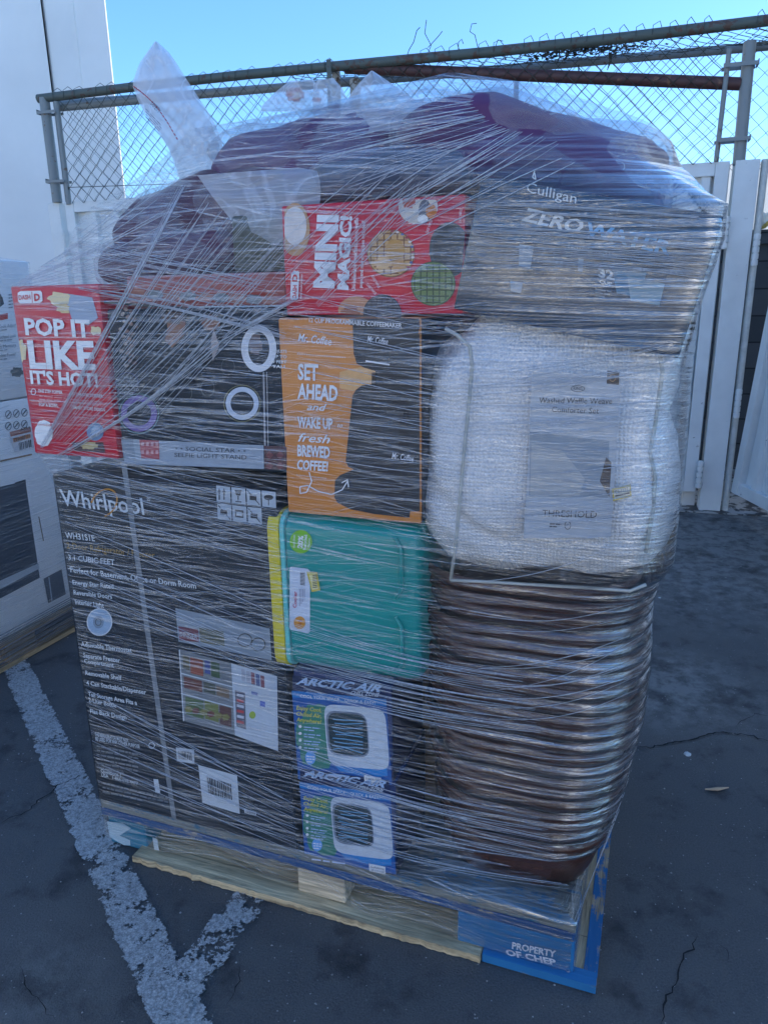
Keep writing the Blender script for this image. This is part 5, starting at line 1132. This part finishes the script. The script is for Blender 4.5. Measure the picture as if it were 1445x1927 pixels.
mb = MB(); sheet(mb, [(1185, 245), (1150, 262), (1140, 280), (1180, 330), (1200, 350)], [(1212, 256), (1222, 290), (1262, 330), (1320, 370), (1362, 404)], lambda a, b: .14 * (1 - a) + .0, seed=9); link('film_sheet', mb, film_basic('loose_film', .10, .16, .12, 14, 1.0), f3, smooth=True)
f4 = thing('folded_poly_bag', 'blue white poly bag folded flat across the upper middle, above the olive carton', 'bag', front(480, 430, .02))
mb = MB(); sheet(mb, [(372, 330), (400, 370), (440, 420), (500, 470), (548, 446)], [(560, 315), (600, 322), (604, 360), (600, 400), (588, 446)], lambda a, b: .05 - .02 * a - .02 * math.sin(math.pi * b), seed=13, amp=.006); link('bag_sheet', mb, mail, f4, smooth=True)

# ================================================================== NEIGHBOURING PALLET
NB = gnd(60, 1236) ; 
def NW(a, b, z): return NB + V * a - U * b + Z * z        # a along its visible side (away from the viewer), b inwards to the left
np_ = thing('pallet', 'bare wooden pallet under the white cartons at the left edge', 'pallet', NW(0, .5, 0))
link('bottom_board', MB().box(NW(-1.2, 0, .003), V * 2.2, -U * .1, Z * .018, .002), w_naty, np_); link('bottom_board', MB().box(NW(-1.2, .9, .003), V * 2.2, -U * .1, Z * .018, .002), w_naty, np_)
for a in (-1.2, -.1, .86): link('block', MB().box(NW(a, .004, .0215), V * .14, -U * .12, Z * .078, .003), w_naty, np_)
link('deck_board', MB().box(NW(-1.2, 0, .1), V * 2.2, -U * 1.0, Z * .022, .002), w_naty, np_)
nw = plain('white_print_board', (.84, .84, .84), .5, var=.05, scale=5)
def ncarton(label, a0, a1, z0, z1, b0=.01, depth=.6):
    rt = thing('white_carton', label, 'box', NW(a0, b0, z0)); o = link('carton_body', MB().box(NW(a0, b0, z0), V * (a1 - a0), -U * depth, Z * (z1 - z0), .006), nw, rt); autosmooth(o); return rt
def nz(x, y, b=.01):
    return hit(x, y, NW(0, b, 0), U)
zb1 = nz(60, 745).z; zt1 = nz(20, 490).z
n1 = ncarton('big white oven carton at the bottom left edge of the photo', -1.15, .35, .1235, zb1 - .005); n2 = ncarton('white carton with a red bar and grey text on top of the oven carton', -1.15, .28, zb1, zt1)
fc = Face(NW(0, .01, 0), U)
fc.poly([(-60, 930), (48, 905), (75, 1087), (-60, 1158)], S(70, 78, 88), 2); fc.poly([(28, 908), (48, 902), (49, 909), (29, 914)], S(50, 56, 62), 3); fc.poly([(-60, 1120), (72, 1060), (74, 1070), (-60, 1140)], S(190, 195, 200), 4)
fc.line([(73, 972), (82, 1018)], 2, S(120, 110, 90)); fc.poly([(82, 1089), (116, 1071), (124, 1118), (91, 1135)], S(90, 96, 104), 2); fc.line([(92, 1086), (98, 1132)], 2, S(180, 190, 200), 3); fc.line([(0, 868), (60, 855)], 3, S(150, 120, 90))
for r_ in range(2):
    for c_ in range(3): x = 10 + c_ * 15; y = 772 + r_ * 22 - c_ * 2; fc.ring(x + 6, y + 8, 6, 8, 1.3, S(70, 76, 84), 2, n=12); fc.line([(x + 3, y + 12), (x + 9, y + 4)], 2, S(60, 66, 74), 3)
fc.poly([(18, 813), (58, 803), (59, 812), (20, 822)], S(170, 110, 95), 3); fc.poly([(19, 822), (61, 812), (64, 842), (28, 852)], S(215, 215, 218), 3); fc.text('211-107-01', (26, 831), (56, 823), (25, 824), S(40, 40, 40)); fc.barcode([(32, 832), (62, 824), (63, 842), (35, 850)], m=.08, n=14); fc.text('ASH', (38, 812), (56, 807), (37, 806), S(50, 40, 40), bold=.02)
fc.poly([(24, 825), (57, 816), (58, 824), (25, 833)], S(230, 160, 120), 3); fc.build(n1)
fc = Face(NW(0, .01, 0), U); fc.poly([(0, 592), (15, 589), (15, 600), (0, 603)], S(200, 60, 50), 2)
for s_, y in (('Slow-Cook Adjust', 616), ('ting Touchpad Lock', 636), ('Perfect Memory', 654), ('Adjustable Power', 671)): fc.text(s_, (-18, y + 4), (30, y - 2), (-18, y - 3), S(110, 116, 124)); fc.fine(-12, y + 8, 30, y + 3, 1, 5, 2, S(140, 146, 154), seed=int(y), words=5)
fc.poly([(0, 552), (5, 560), (8, 572), (0, 578)], S(50, 56, 60), 2); fc.disc(32, 700, 12, 9, S(110, 110, 105), 2, jit=.2); fc.fine(16, 556, 24, 555, 5, 6, 2, S(100, 100, 105), seed=3, words=2); fc.build(n2)
NPR = [(rr2(-1.16, .36, -.003, .62, .02), .05, zb1), (rr2(-1.16, .29, -.003, .62, .02), zb1, zt1), (rr2(-1.0, .1, .12, .5, .1), zt1, zt1 + .05)]
zn, tn, Dn = wrap_shell(NPR, (-.4, .3), .05, zt1 + .05, .02, 240, .2, zt1 - .05, .8, .005)
nf = thing('stretch_film', 'cloudy stretch film round the white cartons at the left edge', 'plastic wrap', NW(0, .5, 0))
shell_mesh('film_layer', zn, tn, Dn, (-.4, .3), stretch_mat('stretch_film_left', .6, 31.0, .03), nf, (NB, V, -U))
mb = MB()
for k in range(16):
    z_ = .03 + .008 * k; mb.tube([NW(-1.1, -.006, z_ - .01), NW(-.2, -.009 - .001 * (k % 3), z_ + random.uniform(-.004, .004)), NW(.5, -.006, z_ + .02)], .0016, 4)
link('bottom_wraps', mb, plain('dark_film_rope', (.10, .12, .15), .25), nf)
bpy.context.view_layer.update()
